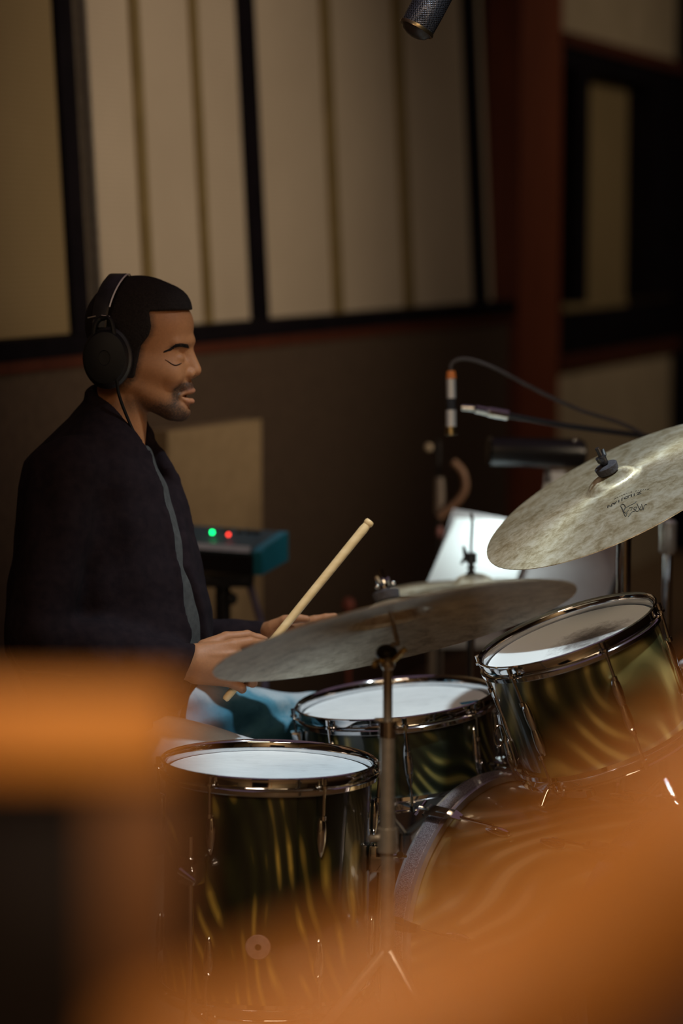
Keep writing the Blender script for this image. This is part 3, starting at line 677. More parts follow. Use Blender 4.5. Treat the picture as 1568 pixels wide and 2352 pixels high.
def sculpt(pieces, name, m, parent, colour=None):
    """pieces: (f, lo, hi, h, smoothing); one mesh object. colour(V) -> rgb per vertex in pixel space"""
    vs = []; fs = []; px = []; n = 0
    for f, lo, hi, h, it in pieces:
        V, Fc = nets(f, lo, hi, h); V = smooth_mesh(V, Fc, it); px.append(V)
        vs.append(to_world(V[:, 0], V[:, 1], V[:, 2])); fs.append(Fc[:, ::-1] + n); n += len(V)
    Wv = np.concatenate(vs); Fa = np.concatenate(fs); off = WM[parent.name].translation if parent else Vector()
    Wv = Wv - np.array(off)
    me = bpy.data.meshes.new(name); me.vertices.add(len(Wv)); me.vertices.foreach_set('co', Wv.ravel())
    me.loops.add(Fa.size); me.loops.foreach_set('vertex_index', Fa.ravel().astype(np.int32))
    me.polygons.add(len(Fa)); me.polygons.foreach_set('loop_start', np.arange(0, Fa.size, 4, dtype=np.int32)); me.polygons.foreach_set('loop_total', np.full(len(Fa), 4, np.int32))
    me.polygons.foreach_set('use_smooth', [True] * len(Fa)); me.update(calc_edges=True); me.validate(); me.materials.append(m)
    if colour:
        c = colour(np.concatenate(px)); at = me.color_attributes.new('tone', 'FLOAT_COLOR', 'POINT')
        at.data.foreach_set('color', np.concatenate([c, np.ones((len(c), 1))], 1).astype(np.float32).ravel())
    o = bpy.data.objects.new(name, me); COL.objects.link(o)
    if parent: o.parent = parent; WM[o.name] = WM[parent.name]
    return o
def W1(p): return Vector(to_world(np.array([p[0]], float), np.array([p[1]], float), np.array([p[2]], float))[0])
def wav(p, terms):
    return sum(a * np.sin(p[0] * kx + p[1] * ky + p[2] * kz + ph) for a, kx, ky, kz, ph in terms)

# ================================================================== DRUMMER
seat_pt = W1((215, 1785, 0)); 
man = thing('person', 'seated person in a dark jacket and blue jeans, wearing headphones and holding a drumstick', 'person', (seat_pt.x, seat_pt.y, 0))
YAW = math.radians(11)
def hp(p):
    """head-local pixel coordinates: undo the turn towards the camera"""
    u = p[0] - 320; w = p[2]; return (320 + u * math.cos(YAW) + w * math.sin(YAW), p[1], -u * math.sin(YAW) + w * math.cos(YAW))
def hw(q):
    u = q[0] - 320; w = q[2]; return (320 + u * math.cos(YAW) - w * math.sin(YAW), q[1], u * math.sin(YAW) + w * math.cos(YAW))
def sym(q): return (q[0], q[1], np.abs(q[2]))
def head_core(q):
    s = sym(q)
    d = ell(q, (312, 745, 0), (113, 101, 90))
    d = smin(d, ell(q, (374, 748, 0), (72, 66, 72)), 24)
    d = smin(d, ell(q, (362, 832, 0), (80, 106, 70)), 26)
    d = smin(d, cone(s, (292, 868, 54), (398, 940, 18), 26, 26), 34)
    d = smin(d, cone(s, (330, 838, 52), (396, 856, 40), 20, 20), 30)
    d = smin(d, ell(q, (416, 943, 0), (24, 25, 26)), 14)
    return d
def head_f(p):
    q = hp(p); s = sym(q); d = head_core(q)
    d = smin(d, cone(s, (436, 783, 8), (414, 787, 46), 13, 12), 12)             # brow
    d = smax(d, -ell(s, (446, 817, 37), (25, 16, 21)), 12)                       # eye socket
    d = smin(d, ell(s, (416, 824, 34), (16, 13.5, 16)), 4); d = smin(d, chain(s, [(430, 836, 24, 3), (416, 843, 38, 3.5), (402, 838, 48, 3)], 4), 7)                       # closed lid over the eye
    d = smin(d, cone(q, (433, 804, 0), (450, 850, 0), 12, 15), 10)                 # nose
    d = smin(d, ell(s, (437, 858, 17), (16, 12, 9.5)), 5)                         # nostril wing
    d = smax(d, -ell(s, (448, 870, 10), (8, 4.5, 5)), 3); d = smin(d, ell(s, (404, 862, 44), (22, 22, 16)), 14)
    d = smin(d, ell(q, (428, 888, 0), (18, 18, 26)), 10)                         # upper lip mound
    d = smin(d, chain(s, [(445, 897, 0, 6.5), (438, 899, 14, 6), (420, 908, 27, 3.5)], 4), 4)
    d = smin(d, chain(s, [(442, 922, 0, 7.5), (434, 921, 13, 7), (418, 912, 26, 3.5)], 4), 4)
    d = smax(d, -cone(s, (448, 909, 0), (420, 909, 24), 4.2, 2.0), 3)            # parted mouth
    d = smax(d, -ell(q, (447, 936, 0), (13, 6, 16)), 8)
    d = smin(d, ell(s, (296, 822, 88), (16, 28, 10)), 5)                         # ear
    nk = cone(p, (285, 880, 0), (262, 1080, 0), 60, 66)
    d = smin(d, nk, 16)
    d = smin(d, cone(p, (300, 915, 46), (322, 1035, 24), 13, 11), 12)            # neck tendon
    d = smin(d, ell(p, (240, 1120, 0), (110, 90, 190)), 40)
    return d
# --- hands, each finger its own chain of joints
def near_hand(p):
    d = chain(p, [(330, 1532, 200, 38), (420, 1526, 185, 33), (448, 1520, 180, 34)], 10)
    palm = chain(p, [(455, 1505, 178, 28), (535, 1486, 165, 18)], 8)
    for q in ([(455, 1520, 180, 30), (535, 1512, 172, 19)], [(455, 1535, 182, 28), (528, 1538, 176, 18)], [(450, 1550, 180, 22), (514, 1562, 170, 15)]):
        palm = smin(palm, chain(p, q, 8), 14)
    d = smin(d, palm, 12)
    fs = [[(535, 1482, 165, 16), (574, 1475, 150, 12.5), (604, 1480, 134, 10.5), (612, 1494, 118, 9)],
          [(540, 1510, 172, 16), (588, 1512, 160, 12.5), (598, 1538, 140, 11), (584, 1550, 122, 9.5)],
          [(532, 1538, 176, 15.5), (578, 1552, 162, 12.5), (580, 1568, 142, 11), (562, 1566, 124, 9.5)],
          [(516, 1562, 170, 13.5), (552, 1578, 158, 11), (556, 1583, 140, 9.5), (540, 1576, 124, 8.5)]]
    for f in fs: d = smin(d, chain(p, f, 4), 5)
    th = chain(p, [(470, 1488, 150, 20), (520, 1466, 128, 15), (568, 1460, 112, 12), (594, 1467, 104, 10.5), (608, 1470, 102, 8.5)], 5)
    d = smin(d, th, 8)
    d = smin(d, cone(p, (452, 1490, 190), (528, 1478, 178), 4, 3), 8)
    d = smin(d, cone(p, (455, 1508, 200), (534, 1502, 188), 4, 3), 8)
    return d
def far_hand(p):
    d = chain(p, [(500, 1464, -172, 22), (590, 1462, -140, 25), (618, 1456, -130, 27)], 8)
    palm = None
    for q in ([(622, 1450, -110, 22), (690, 1434, -112, 14)], [(622, 1452, -130, 22), (692, 1436, -132, 14)], [(620, 1456, -150, 20), (684, 1442, -152, 13)], [(620, 1460, -165, 17), (672, 1450, -170, 11)]):
        e = chain(p, q, 8); palm = e if palm is None else smin(palm, e, 12)
    d = smin(d, palm, 10)
    fs = [[(690, 1432, -112, 13), (722, 1424, -110, 10.5), (748, 1419, -108, 9.5), (768, 1415, -106, 7.5)],
          [(692, 1436, -132, 13), (728, 1432, -132, 10.5), (756, 1430, -130, 9.5), (772, 1434, -128, 7.5)],
          [(684, 1443, -152, 12), (718, 1444, -153, 10), (742, 1448, -151, 9), (752, 1456, -148, 7.5)],
          [(672, 1451, -170, 10.5), (700, 1456, -172, 9), (718, 1462, -170, 8), (726, 1470, -166, 7)]]
    for f in fs: d = smin(d, chain(p, f, 4), 4)
    th = chain(p, [(628, 1440, -100, 17), (654, 1426, -84, 12.5), (682, 1420, -74, 10.5), (704, 1422, -70, 8.5)], 5)
    return smin(d, th, 7)
def torso_f(p):
    d = ell(p, (235, 1250, 0), (130, 260, 165))
    d = smin(d, ell(p, (225, 1600, 0), (125, 130, 150)), 60)
    d = smin(d, cone(p, (175, 1100, 165), (105, 1450, 228), 44, 34), 24); d = smin(d, cone(p, (105, 1462, 228), (400, 1528, 190), 36, 28), 10)
    d = smin(d, cone(p, (215, 1085, -190), (300, 1455, -235), 52, 40), 30); d = smin(d, cone(p, (300, 1455, -235), (560, 1463, -145), 40, 26), 10)
    d = smin(d, cone(p, (250, 1690, 90), (690, 1800, 30), 70, 48), 30); d = smin(d, cone(p, (255, 1660, -120), (715, 1672, -440), 70, 48), 30)
    d = smin(d, cone(p, (690, 1800, 30), (655, 2290, 60), 44, 30), 12); d = smin(d, cone(p, (715, 1672, -440), (780, 2080, -430), 44, 30), 12)
    return d
def skin_tone(V):
    q = np.stack(hp((V[:, 0], V[:, 1], V[:, 2])), 1); s = np.abs(q[:, 2])
    base = np.array([.33, .145, .062]); c = np.tile(base, (len(V), 1))
    def blob(u, v, w, ru, rv, rw): return np.exp(-(((q[:, 0] - u) / ru) ** 2 + ((q[:, 1] - v) / rv) ** 2 + ((s - w) / rw) ** 2))
    beard = np.clip(blob(418, 958, 0, 36, 20, 36) * 1.2 + blob(382, 952, 30, 36, 24, 34) * 1.25 + blob(438, 885, 0, 17, 8, 30) * 1.6 + blob(426, 889, 20, 18, 8.5, 16) * 1.8 + blob(411, 903, 32, 11, 20, 14) * 1.5 + blob(398, 945, 30, 26, 20, 26) * .9 + blob(335, 930, 60, 60, 22, 34) * .65 + blob(325, 885, 66, 24, 34, 24) * .3, 0, 1)
    rng = np.random.default_rng(3); hr = 712 - .02 * (q[:, 0] - 434); tl = np.interp(q[:, 1], [700, 725, 750, 770, 795, 830, 870, 900], [352, 360, 364, 358, 338, 331, 322, 300])
    fade = np.maximum(np.clip(1 - (q[:, 0] - tl) / 16, 0, 1) * (q[:, 1] < 905) * np.clip((915 - q[:, 1]) / 40, 0, 1), np.clip(1 - (q[:, 1] - hr) / 9, 0, 1)) * (q[:, 1] < 915)
    beard = np.maximum(beard, np.clip(blob(427, 794, 30, 16, 5, 20) + blob(410, 798, 46, 12, 4.5, 18), 0, .75))
    beard = np.maximum(beard, fade * .8 * (np.abs(V[:, 2]) < 120))
    beard = np.clip(beard * (.75 + .5 * rng.random(len(V))), 0, 1)
    lips = np.clip(blob(442, 898, 0, 14, 7, 26) + blob(440, 922, 0, 14, 8, 24), 0, 1)
    c = c * (1 - .9 * beard[:, None]) + np.array([.012, .008, .007]) * .9 * beard[:, None]
    c = c * (1 - .5 * lips[:, None]) + np.array([.36, .13, .09]) * .5 * lips[:, None]
    hand = V[:, 1] > 1380
    c[hand] = np.array([.31, .135, .062]); return c
m_skin = mat('skin', (.3, .14, .06), .58, 0, .3); t_ = NT(m_skin)
va = t_.n('ShaderNodeVertexColor', layer_name='tone'); nn = t_.noise(t_.coord(), 240, 4)
mxn = t_.n('ShaderNodeMix', data_type='RGBA', blend_type='MULTIPLY'); mxn.inputs[0].default_value = .35
t_.l(va.outputs[0], mxn.inputs[6]); t_.l(t_.ramp(nn, [(.3, (.7, .7, .7)), (.7, (1.15, 1.1, 1.1))]), mxn.inputs[7]); t_.l(mxn.outputs[2], t_.b.inputs['Base Color']); t_.bump(nn, .12, .001)
m_skin.node_tree.nodes['Principled BSDF'].inputs['Subsurface Weight'].default_value = .06
m_skin.node_tree.nodes['Principled BSDF'].inputs['Subsurface Radius'].default_value = (.01, .004, .002)
body = sculpt([(head_f, (175, 610, -240), (480, 1230, 240), 2.4, 2), (near_hand, (290, 1430, 80), (630, 1610, 250), 2.4, 1), (far_hand, (460, 1390, -210), (790, 1510, -50), 2.4, 1),
               (torso_f, (60, 1000, -530), (830, 2360, 320), 12, 2)], 'body', m_skin, man, skin_tone)
# hair
def hair_f(p):
    q = hp(p); rn = wav(q, [(.25, .61, .42, .47, 0), (.25, -.45, .74, .6, 1.3), (.25, .8, -.5, .72, 2.1)])
    d = head_core(q) - 5.0
    d = smin(d, ell(q, (320, 733, 0), (118, 100, 92)), 12)
    d = smin(d, ell(q, (385, 700, 0), (52, 42, 70)), 16) + rn
    # hairline: forehead edge, temple, sideburn, nape
    u, v, s = q[0], q[1], np.abs(q[2])
    e1 = v - (712 + .02 * (434 - u) + .0 * s)            # keep above the forehead line
    e2 = smax(u - np.interp(v, [700, 725, 750, 770, 795, 830, 870], [352, 360, 364, 358, 338, 331, 322]), v - 868, 6)  # temple block
    e3 = smax(u - 262, v - 872, 8)
    keep = smin(smin(e1, e2, 8), e3, 8)
    return smax(d, keep, 4)
m_hair = noisy('short_black_hair', (.008, .006, .006), (.016, .012, .012), 300, .9, .6, spec=.2)
sculpt([(hair_f, (170, 605, -130), (460, 890, 130), 2.4, 1)], 'hair', m_hair, man)
def on_skin(u, v, side=1, out=.8):
    """head-local (u, v): the skin point met coming in from the side; returns head-local coordinates"""
    w = 130.0; g = 0
    while g < 400:
        qq = hw((np.array([u], float), np.array([v], float), np.array([w * side], float))); dd = float(head_f(qq)[0])
        if dd < out or w < 1: break
        w -= max(.5, dd * .6); g += 1
    return W1(hw((u, v, side * w)))
for sd in (1, -1):
    eb = MB()
    rb = random.Random(5)
    for k in range(170):
        t = rb.random() ** .9; uu = 440 - 45 * t; vv = 798 - 6 * math.sin(math.pi * min(1, t * 1.15 + .1)) + 9 * t * t + rb.uniform(-4.6, 4.6) * (1 - .7 * t)
        eb.tube([on_skin(uu, vv, sd, .3), on_skin(uu - 6, vv - 1.6 + 3.2 * t, sd, 1.0)], [.00055, .0003], 4)
    eb.build('eyebrow', m_hair, man)
for sd in (1, -1):
    el = MB()
    p_ = [on_skin(a, b, sd) for a, b in ((427, 834), (423, 837), (416, 839), (408, 836), (400, 830), (393, 826))]
    el.tube(spline(p_, 5), [.0006] * 3 + [.0010] * 13 + [.0008] * 4 + [.0005] * 6, 6)
    el.build('eyelashes', m_hair, man)
# --- clothes
PROF = np.array([[860, 262, 40, 45], [905, 258, 62, 72], [960, 248, 92, 120], [1010, 228, 124, 175], [1060, 218, 156, 205], [1120, 222, 180, 215], [1200, 236, 198, 210], [1300, 250, 220, 205], [1400, 252, 236, 205], [1500, 250, 240, 215], [1600, 250, 190, 215], [1700, 240, 175, 210], [1790, 240, 165, 190]], float)
def torso_prof(p, off=0):
    v = np.clip(p[1], 862, 1788); uc = np.interp(v, PROF[:, 0], PROF[:, 1]); ru = np.interp(v, PROF[:, 0], PROF[:, 2]) + off; rw = np.interp(v, PROF[:, 0], PROF[:, 3]) + off
    k = np.sqrt(((p[0] - uc) / ru) ** 2 + (p[2] / rw) ** 2); d = (k - 1) * np.minimum(ru, rw) * .9
    return smax(d, np.maximum(862 - p[1], p[1] - 1690), 20)
def lerp(v, xs, ys): return np.interp(v, xs, ys)
def jacket_f(p):
    d = torso_prof(p)
    fold = wav(p, [(3.2, .035, .008, .012, 0), (2.2, .06, -.012, .03, 1.0), (1.6, .02, .05, .035, .4)])
    # hollow front opening
    v = p[1]; wn = lerp(v, [1030, 1100, 1200, 1300, 1450, 1650], [80, 112, 128, 128, 122, 150]); wf = lerp(v, [1030, 1100, 1200, 1300, 1450, 1650], [0, 14, 66, 106, 70, 0])
    slot = np.maximum(np.maximum(p[2] - wn, wf - p[2]), 1 - (p[0] - 300)); slot = smax(slot, 1010 - v, 6)
    d = smax(d, -slot, 7)
    # near lapel roll
    lap = chain(p, [(236, 945, 84, 9), (276, 1000, 98, 10), (318, 1062, 112, 10), (378, 1180, 132, 11), (408, 1300, 136, 10), (425, 1450, 128, 8)], 6)
    d = smin(d, lap, 10)
    lap2 = chain(p, [(340, 990, -30, 9), (368, 1040, -5, 10), (384, 1075, 10, 11), (402, 1100, 5, 10), (440, 1210, 20, 10), (464, 1330, 20, 10), (470, 1440, 15, 9)], 6)
    d = smin(d, lap2, 14)
    col = chain(p, [(204, 905, 0, 13), (208, 908, 44, 12), (232, 945, 80, 11), (278, 1006, 94, 10)], 8)
    d = smin(d, col, 14); d = smin(d, chain(p, [(212, 905, 0, 14), (222, 905, -44, 13), (270, 940, -70, 12), (345, 1000, -34, 10)], 8), 14)
    nk = cone(p, (288, 850, 40), (330, 1040, 84), 92, 14); nk = smin(nk, cone(p, (300, 850, 0), (334, 1030, 30), 80, 12), 10)
    d = smax(d, -nk, 8)
    # sleeves
    sl = smin(cone(p, (150, 1090, 180), (92, 1440, 235), 88, 78), cone(p, (98, 1470, 235), (428, 1530, 188), 76, 56), 22)
    sl = np.where(p[0] > 260, sl + 3.5 * np.sin((p[0] - 40) * .09 + p[2] * .02) * np.exp(-((p[1] - 1470) / 60) ** 2), sl)
    cut = p[0] - (432 - (p[1] - 1530) * .28); sl = smax(sl, cut, 4)
    sl = smax(sl, -smax(cone(p, (330, 1530, 200), (440, 1528, 186), 44, 46), 395 - p[0], 3), 3)
    d = smin(d, sl, 26)
    s2 = smin(cone(p, (215, 1090, -185), (300, 1450, -235), 80, 66), cone(p, (300, 1458, -235), (600, 1462, -140), 62, 34), 20)
    s2 = smax(s2, p[0] - 602, 4); d = smin(d, s2, 22)
    d = smin(d, ell(p, (392, 1560, 100), (40, 80, 70)), 20)
    return d + fold
m_jacket = noisy('dark_jacket_cloth', (.008, .005, .007), (.013, .008, .010), 60, .95, .3, spec=.1, sheen=0)
sculpt([(jacket_f, (-60, 850, -330), (640, 1720, 345), 5, 2)], 'jacket', m_jacket, man)
m_tee = noisy('charcoal_tee', (.028, .028, .028), (.045, .044, .044), 90, .95, .2)
def tee_f(p):
    d = torso_prof(p, -16)
    d = smax(d, 1024 - p[1] + (p[0] - 330) * .2, 8)
    return d + wav(p, [(1.5, .08, .02, .05, 0), (1.2, .05, .06, .02, 1)])
sculpt([(tee_f, (20, 1000, -230), (520, 1720, 230), 6, 2)], 't_shirt', m_tee, man)
bt = MB()
def denim():
    m = mat('faded_lit_denim', (.1, .2, .28), .85, 0, .15); t = NT(m); v = t.coord()
    a = t.noise(v, 7, 5, .6, .4); b = t.noise(v, 300, 2)
    mx = t.n('ShaderNodeMath', operation='MULTIPLY_ADD'); t.l(b, mx.inputs[0]); mx.inputs[1].default_value = .12; t.l(a, mx.inputs[2])
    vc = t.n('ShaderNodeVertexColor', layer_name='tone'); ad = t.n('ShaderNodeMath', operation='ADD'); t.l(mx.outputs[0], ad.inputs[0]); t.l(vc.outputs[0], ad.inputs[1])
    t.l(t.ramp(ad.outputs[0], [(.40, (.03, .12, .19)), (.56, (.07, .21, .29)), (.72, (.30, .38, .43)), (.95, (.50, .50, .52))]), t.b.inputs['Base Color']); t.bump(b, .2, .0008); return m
m_denim = denim()
def jeans_f(p):
    d = ell(p, (225, 1660, 0), (140, 118, 165))
    n1 = smin(cone(p, (250, 1705, 90), (690, 1792, 36), 100, 66), cone(p, (690, 1792, 36), (655, 2270, 60), 64, 52), 14)
    n1 = n1 + wav(p, [(2.0, .02, .06, .03, 0), (1.4, -.03, .09, .05, 1.2)])
    d2 = smin(cone(p, (270, 1660, -120), (712, 1672, -440), 112, 78), cone(p, (712, 1672, -440), (770, 2060, -430), 74, 54), 14)
    fo = (p[0] * .045 + p[1] * .075 + p[2] * .02)
    d2 = d2 + 7 * np.sin(fo) * np.exp(-((p[1] - 1650) / 60) ** 2) + wav(p, [(2.5, -.04, .07, .02, .5)])
    return smin(smin(d, n1, 20), d2, 20)
sculpt([(jeans_f, (60, 1520, -570), (830, 2330, 270), 7, 1)], 'jeans', m_denim, man, lambda V: np.tile((np.clip((V[:, 2] + 60) / 60, 0, 1) * .34 + np.exp(-((V[:, 1] - 1585) / 28) ** 2) * .16 * (V[:, 2] < -60))[:, None], (1, 3)))  # near leg and far thigh top lightened in colour, as if lit
m_leather = noisy('dark_shoe_leather', (.02, .016, .015), (.035, .028, .025), 40, .5)
for (a, b) in (((655, 2295, 60), (780, 2345, 60)), ((775, 2085, -430), (890, 2125, -430))):
    def shoe_f(p, a=a, b=b):
        d = cone(p, (a[0] - 10, a[1] + 8, a[2]), b, 40, 32); return smax(d, p[1] - (b[1] + 22), 4)
    sculpt([(shoe_f, (a[0] - 80, a[1] - 60, a[2] - 60), (b[0] + 60, b[1] + 60, a[2] + 60), 7, 1)], 'shoe', m_leather, man)
# headphones
hpn = thing('headphones', 'black over-ear headphones with a thin silver line on the headband', 'headphones', W1((265, 830, 100)))
m_hpad = noisy('black_leatherette', (.006, .006, .008), (.012, .011, .014), 60, .55)
m_hshell = mat('black_plastic', (.004, .004, .005), .6, 0, .25)
for s in (1, -1):
    c = W1(hw((266, 822, s * 104))); ax = (W1(hw((266, 822, s * 140))) - c).normalized(); Mh = basis(c, ax, UP)
    pd = MB().lathe([(.018, -.012), (.040, -.014), (.047, -.006), (.047, .006), (.042, .012), (.020, .012)], Mh @ Matrix.Diagonal((1.16, .92, 1, 1)), 48, True).build('ear_pad', m_hpad, hpn)
    MB().lathe([(.044, .010), (.044, .020), (.040, .027), (.026, .032), (.012, .033), (.011, .031), (0, .031)], Mh @ Matrix.Diagonal((1.12, .9, 1, 1)), 48).build('ear_cup', m_hshell, hpn)
    yk = MB(); yk.tube(spline([W1(hw((240, 800, s * 136))), W1(hw((240, 752, s * 132))), W1(hw((252, 732, s * 122))), W1(hw((278, 736, s * 128))), W1(hw((292, 800, s * 136)))], 6), .0045, 8); yk.build('yoke', m_hshell, hpn)
    mk = MB(); mk.tube([W1(hw((224, 730, s * 128))), W1(hw((243, 726, s * 130)))], .0012, 6); mk.tube([W1(hw((256, 724, s * 128))), W1(hw((276, 727, s * 128)))], .0010, 6); mk.build('silver_mark', chrome_dull, hpn)
band = []; inner = []
for i in range(33):
    a = math.pi * i / 32; band.append((math.cos(a) * 116, 752 - math.sin(a) * 119))
bm_ = MB(); n = len(band); vs = []
for wv, v in band:
    k = (752 - v) / 119; uc = 248 + 24 * k * k
    hwid = 17 + 5 * k
    for du, dr in ((-hwid, 0), (-hwid * .8, 5), (hwid * .8, 5), (hwid, 0), (hwid * .9, -6), (-hwid * .9, -6)):
        sc = 1 + dr / 116; vs.append(W1(hw((uc + du, 752 - (752 - v) * sc, wv * sc))))
fs = []
for i in range(n - 1):
    for k in range(6): k2 = (k + 1) % 6; fs.append((i * 6 + k, i * 6 + k2, (i + 1) * 6 + k2, (i + 1) * 6 + k))
fs += [tuple(range(6)), tuple((n - 1) * 6 + k for k in range(6))]
bm_.add(vs, fs); hb = bm_.build('headband', m_hpad, hpn, angle=50)
sl_ = MB(); sl_.tube([W1(hw((248 + 24 * ((752 - v) / 119) ** 2 + 17 + 5 * (752 - v) / 119 + 1, 752 - (752 - v) * 1.03, wv * 1.03))) for wv, v in band[4:29]], .0014, 6); sl_.build('silver_edge', mat('silver_edge', (.75, .77, .85), .4, .3), hb)  # silver strip whose pale colour stands in for its highlight
MB().tube([p for p in spline([W1((268, 872, 132)), W1((274, 910, 128)), W1((296, 968, 116)), W1((318, 1015, 112)), W1((331, 1045, 116)), W1((352, 1130, 134))], 6)], .0028, 8).build('cable', mat('black_cable', (.003, .003, .004), .6, 0, .2), hpn)
# drumstick in the near hand
m_stick = noisy('hickory_stick', (.62, .42, .20), (.72, .52, .28), 12, .5, 0, (1, 1, 6))
a = W1((516, 1608, 150)); b = W1((848, 1199, 95)); dr = (b - a).normalized(); L = (b - a).length
Ms = basis(a, dr)
stp = [(0, 0), (.0045, 0), (.0062, .003), (.0066, .012)] + [(.0068 + .0012 * k / 8, .02 + (L - .045) * k / 8) for k in range(9)] + [(.0082, L - .018), (.0074, L - .010), (.0070, L - .007), (.0086, L - .004), (.0086, L), (.0070, L + .003), (0, L + .004)]
tag(MB().lathe(stp, Ms, 32).build('drumstick', m_stick), 'pale wooden drumstick held upright in the person\'s hand', 'drumstick')
# throne
tx, ty = W1((205, 1790, -10)).x, W1((205, 1790, -10)).y
thr = thing('drum_throne', 'round black padded drum stool under the person', 'stool', (tx, ty, 0))
MB().lathe([(0, .50), (.14, .50), (.165, .49), (.172, .46), (.165, .425), (0, .42)], Matrix.Translation((tx, ty, -.03)), 48).build('seat', m_hpad, thr)
tripod(thr, tx, ty, .40, .014, chrome, .24, 10, .26)

# ================================================================== BEHIND THE KIT
# boom microphone stand (chrome pole at x=1532)
mx_, my_ = P(1533, 1300, 5.0).x, P(1533, 1300, 5.0).y
ms = thing('microphone_stand', 'chrome stand at the right with a boom arm reaching left to a slim microphone', 'stand', (mx_, my_, 0))
tripod(ms, mx_, my_, P(1533, 1010, 5.0).z, .0095, chrome, rot=60)
c_ = P(1530, 1232, 5.0); MB().lathe([(.0, -.036), (.014, -.036), (.018, -.028), (.018, .030), (.012, .036), (0, .036)], Matrix.Translation(Vector((mx_, my_, c_.z))), 24).build('clutch', chrome_dull, ms)
MB().tube([P(1572, 1016, 5.0), P(1460, 999, 4.98), P(1300, 978, 4.95), P(1165, 953, 4.92)], .0058).build('boom_arm', blackm, ms)
bo = MB(); bo.tube([P(1165, 953, 4.92), P(1120, 945, 4.91)], .0105); bo.tube([P(1120, 945, 4.91), P(1090, 939, 4.9)], .0085); bo.tube([P(1088, 938, 4.9), P(1060, 936, 4.9)], .006); bo.build('boom_clutch', chrome, ms)
kb = MB().ball(P(1533, 1010, 5.0), .02, 2).build('swivel', blackm, ms)
mc = thing('microphone', 'slim silver condenser microphone with an orange collar hanging on the boom', 'microphone', P(1036, 990, 4.9))
sil = mat('satin_silver', (.75, .73, .70), .35, .45)
def seg(mb, py0, py1, r0, r1=None, px0=1035, px1=1036):
    mb.tube([P(px0, py0, 4.9), P(px1, py1, 4.9)], [r0, r1 or r0], 18); return mb
seg(MB(), 870, 915, .0095).build('connector', sil, mc); seg(MB(), 852, 870, .0085, .0105).build('collar', mat('orange_collar', (.75, .22, .05), .45), mc)
seg(MB(), 915, 942, .0095, .0095).build('mount_clip', blackr, mc); q = seg(MB(), 942, 998, .0105); q.build('body', sil, mc); seg(MB(), 980, 999, .0112, .0118).build('grille', brass, mc)
tag(MB().tube(spline([P(1035, 853, 4.9), P(1037, 836, 4.9), P(1055, 825, 4.9), P(1090, 828, 4.9), P(1145, 850, 4.9), P(1230, 895, 4.92), P(1330, 941, 4.95), P(1420, 970, 4.97), P(1475, 996, 4.98)], 8), .0042, 10).build('microphone_cable', noisy('grey_cable', (.05, .045, .045), (.07, .06, .06), 50, .5)), 'grey cable arching from the slim microphone back to its boom arm', 'cable')
# overhead microphone at the top border
oc = P(968, 44, 4.12); od = (P(1030, -70, 4.12) - oc).normalized()
om = thing('overhead_microphone', 'black mesh overhead microphone pointing down at the top border', 'microphone', oc)
MO = basis(oc, od, FW * -1)
def grill():
    m = mat('black_wire_grille', (.02, .02, .025), .3, .9); t = NT(m); v = t.coord('UV'); v = t.coord()
    vo = t.n('ShaderNodeTexVoronoi'); t.l(v, vo.inputs['Vector']); vo.inputs['Scale'].default_value = 330; vo.inputs['Randomness'].default_value = .25
    t.l(t.ramp(vo.outputs['Distance'], [(.2, (.002, .002, .003)), (.6, (.16, .16, .19))]), t.b.inputs['Base Color']); t.bump(vo.outputs['Distance'], 1, .001); return m
MB().lathe([(0, -.034), (.012, -.0325), (.022, -.028), (.0285, -.020)], MO, 40).build('bottom_cap', mat('dark_brown_lacquer', (.035, .025, .022), .35), om)
MB().lathe([(.0285, -.020), (.030, -.012), (.0305, .02), (.030, .06)], MO, 40).build('grille', grill(), om)
MB().lathe([(.0312, -.021), (.0315, -.018), (.0312, -.015), (.029, -.015), (.029, -.021)], MO, 40, True).build('ring', mat('bronze_ring', (.3, .22, .12), .3, 1), om)
MB().lathe([(.030, .06), (.031, .062), (.031, .16), (.02, .17), (0, .17)], MO, 40).build('body', noisy('brown_grey_lacquer', (.10, .075, .05), (.12, .09, .06), 30, .5), om)
e_ = oc + od * .16
os_ = thing('overhead_stand', 'tall black stand carrying the overhead microphone from beyond the right border', 'stand', (P(2150, 500, 4.3).x, P(2150, 500, 4.3).y, 0))
ox, oy = P(2150, 500, 4.3).x, P(2150, 500, 4.3).y
tripod(os_, ox, oy, 2.1, .014, blackm, .45, 30, .45)
MB().tube([Vector((ox, oy, 2.08)), Vector((ox - .1, oy, 2.2)), e_], .009).build('boom_arm', blackm, os_)
# music stand with clip lamp and sheets
dsk0 = [P(1052, 1170, 5.50), P(1440, 1192, 5.55), P(1423, 1392, 5.35), P(975, 1392, 5.33)]
mu = thing('music_stand', 'grey metal music stand behind the hi-hat with a clip lamp on it', 'music stand', (P(1200, 1400, 5.40).x, P(1200, 1400, 5.40).y, 0))
m_desk = noisy('grey_desk_metal', (.30, .28, .28), (.34, .32, .32), 20, .6)
D_tl = P(1040, 1168, 5.55); D_tr = P(1422, 1190, 5.58); D_bl = P(968, 1402, 5.33); D_br = P(1388, 1412, 5.36)
dn = (D_tr - D_tl).cross(D_bl - D_tl).normalized()
if dn.y < 0: dn = -dn
MB().prism([D_tl, P(1426, 1240, 5.53), P(1421, 1312, 5.45), D_br, D_bl], dn, .004).build('desk', m_desk, mu, smooth=False)
lp = MB(); lp.tube([D_bl - dn * .015, D_br - dn * .015], .006); lp.build('ledge', blackm, mu)
MB().tube([P(1424, 1235, 5.49), P(1421, 1312, 5.43), P(1384, 1415, 5.33)], .005, 8).build('edge_bar', blackm, mu)
cx_, cy_ = P(1200, 1300, 5.45).x, P(1200, 1300, 5.47).y + .03
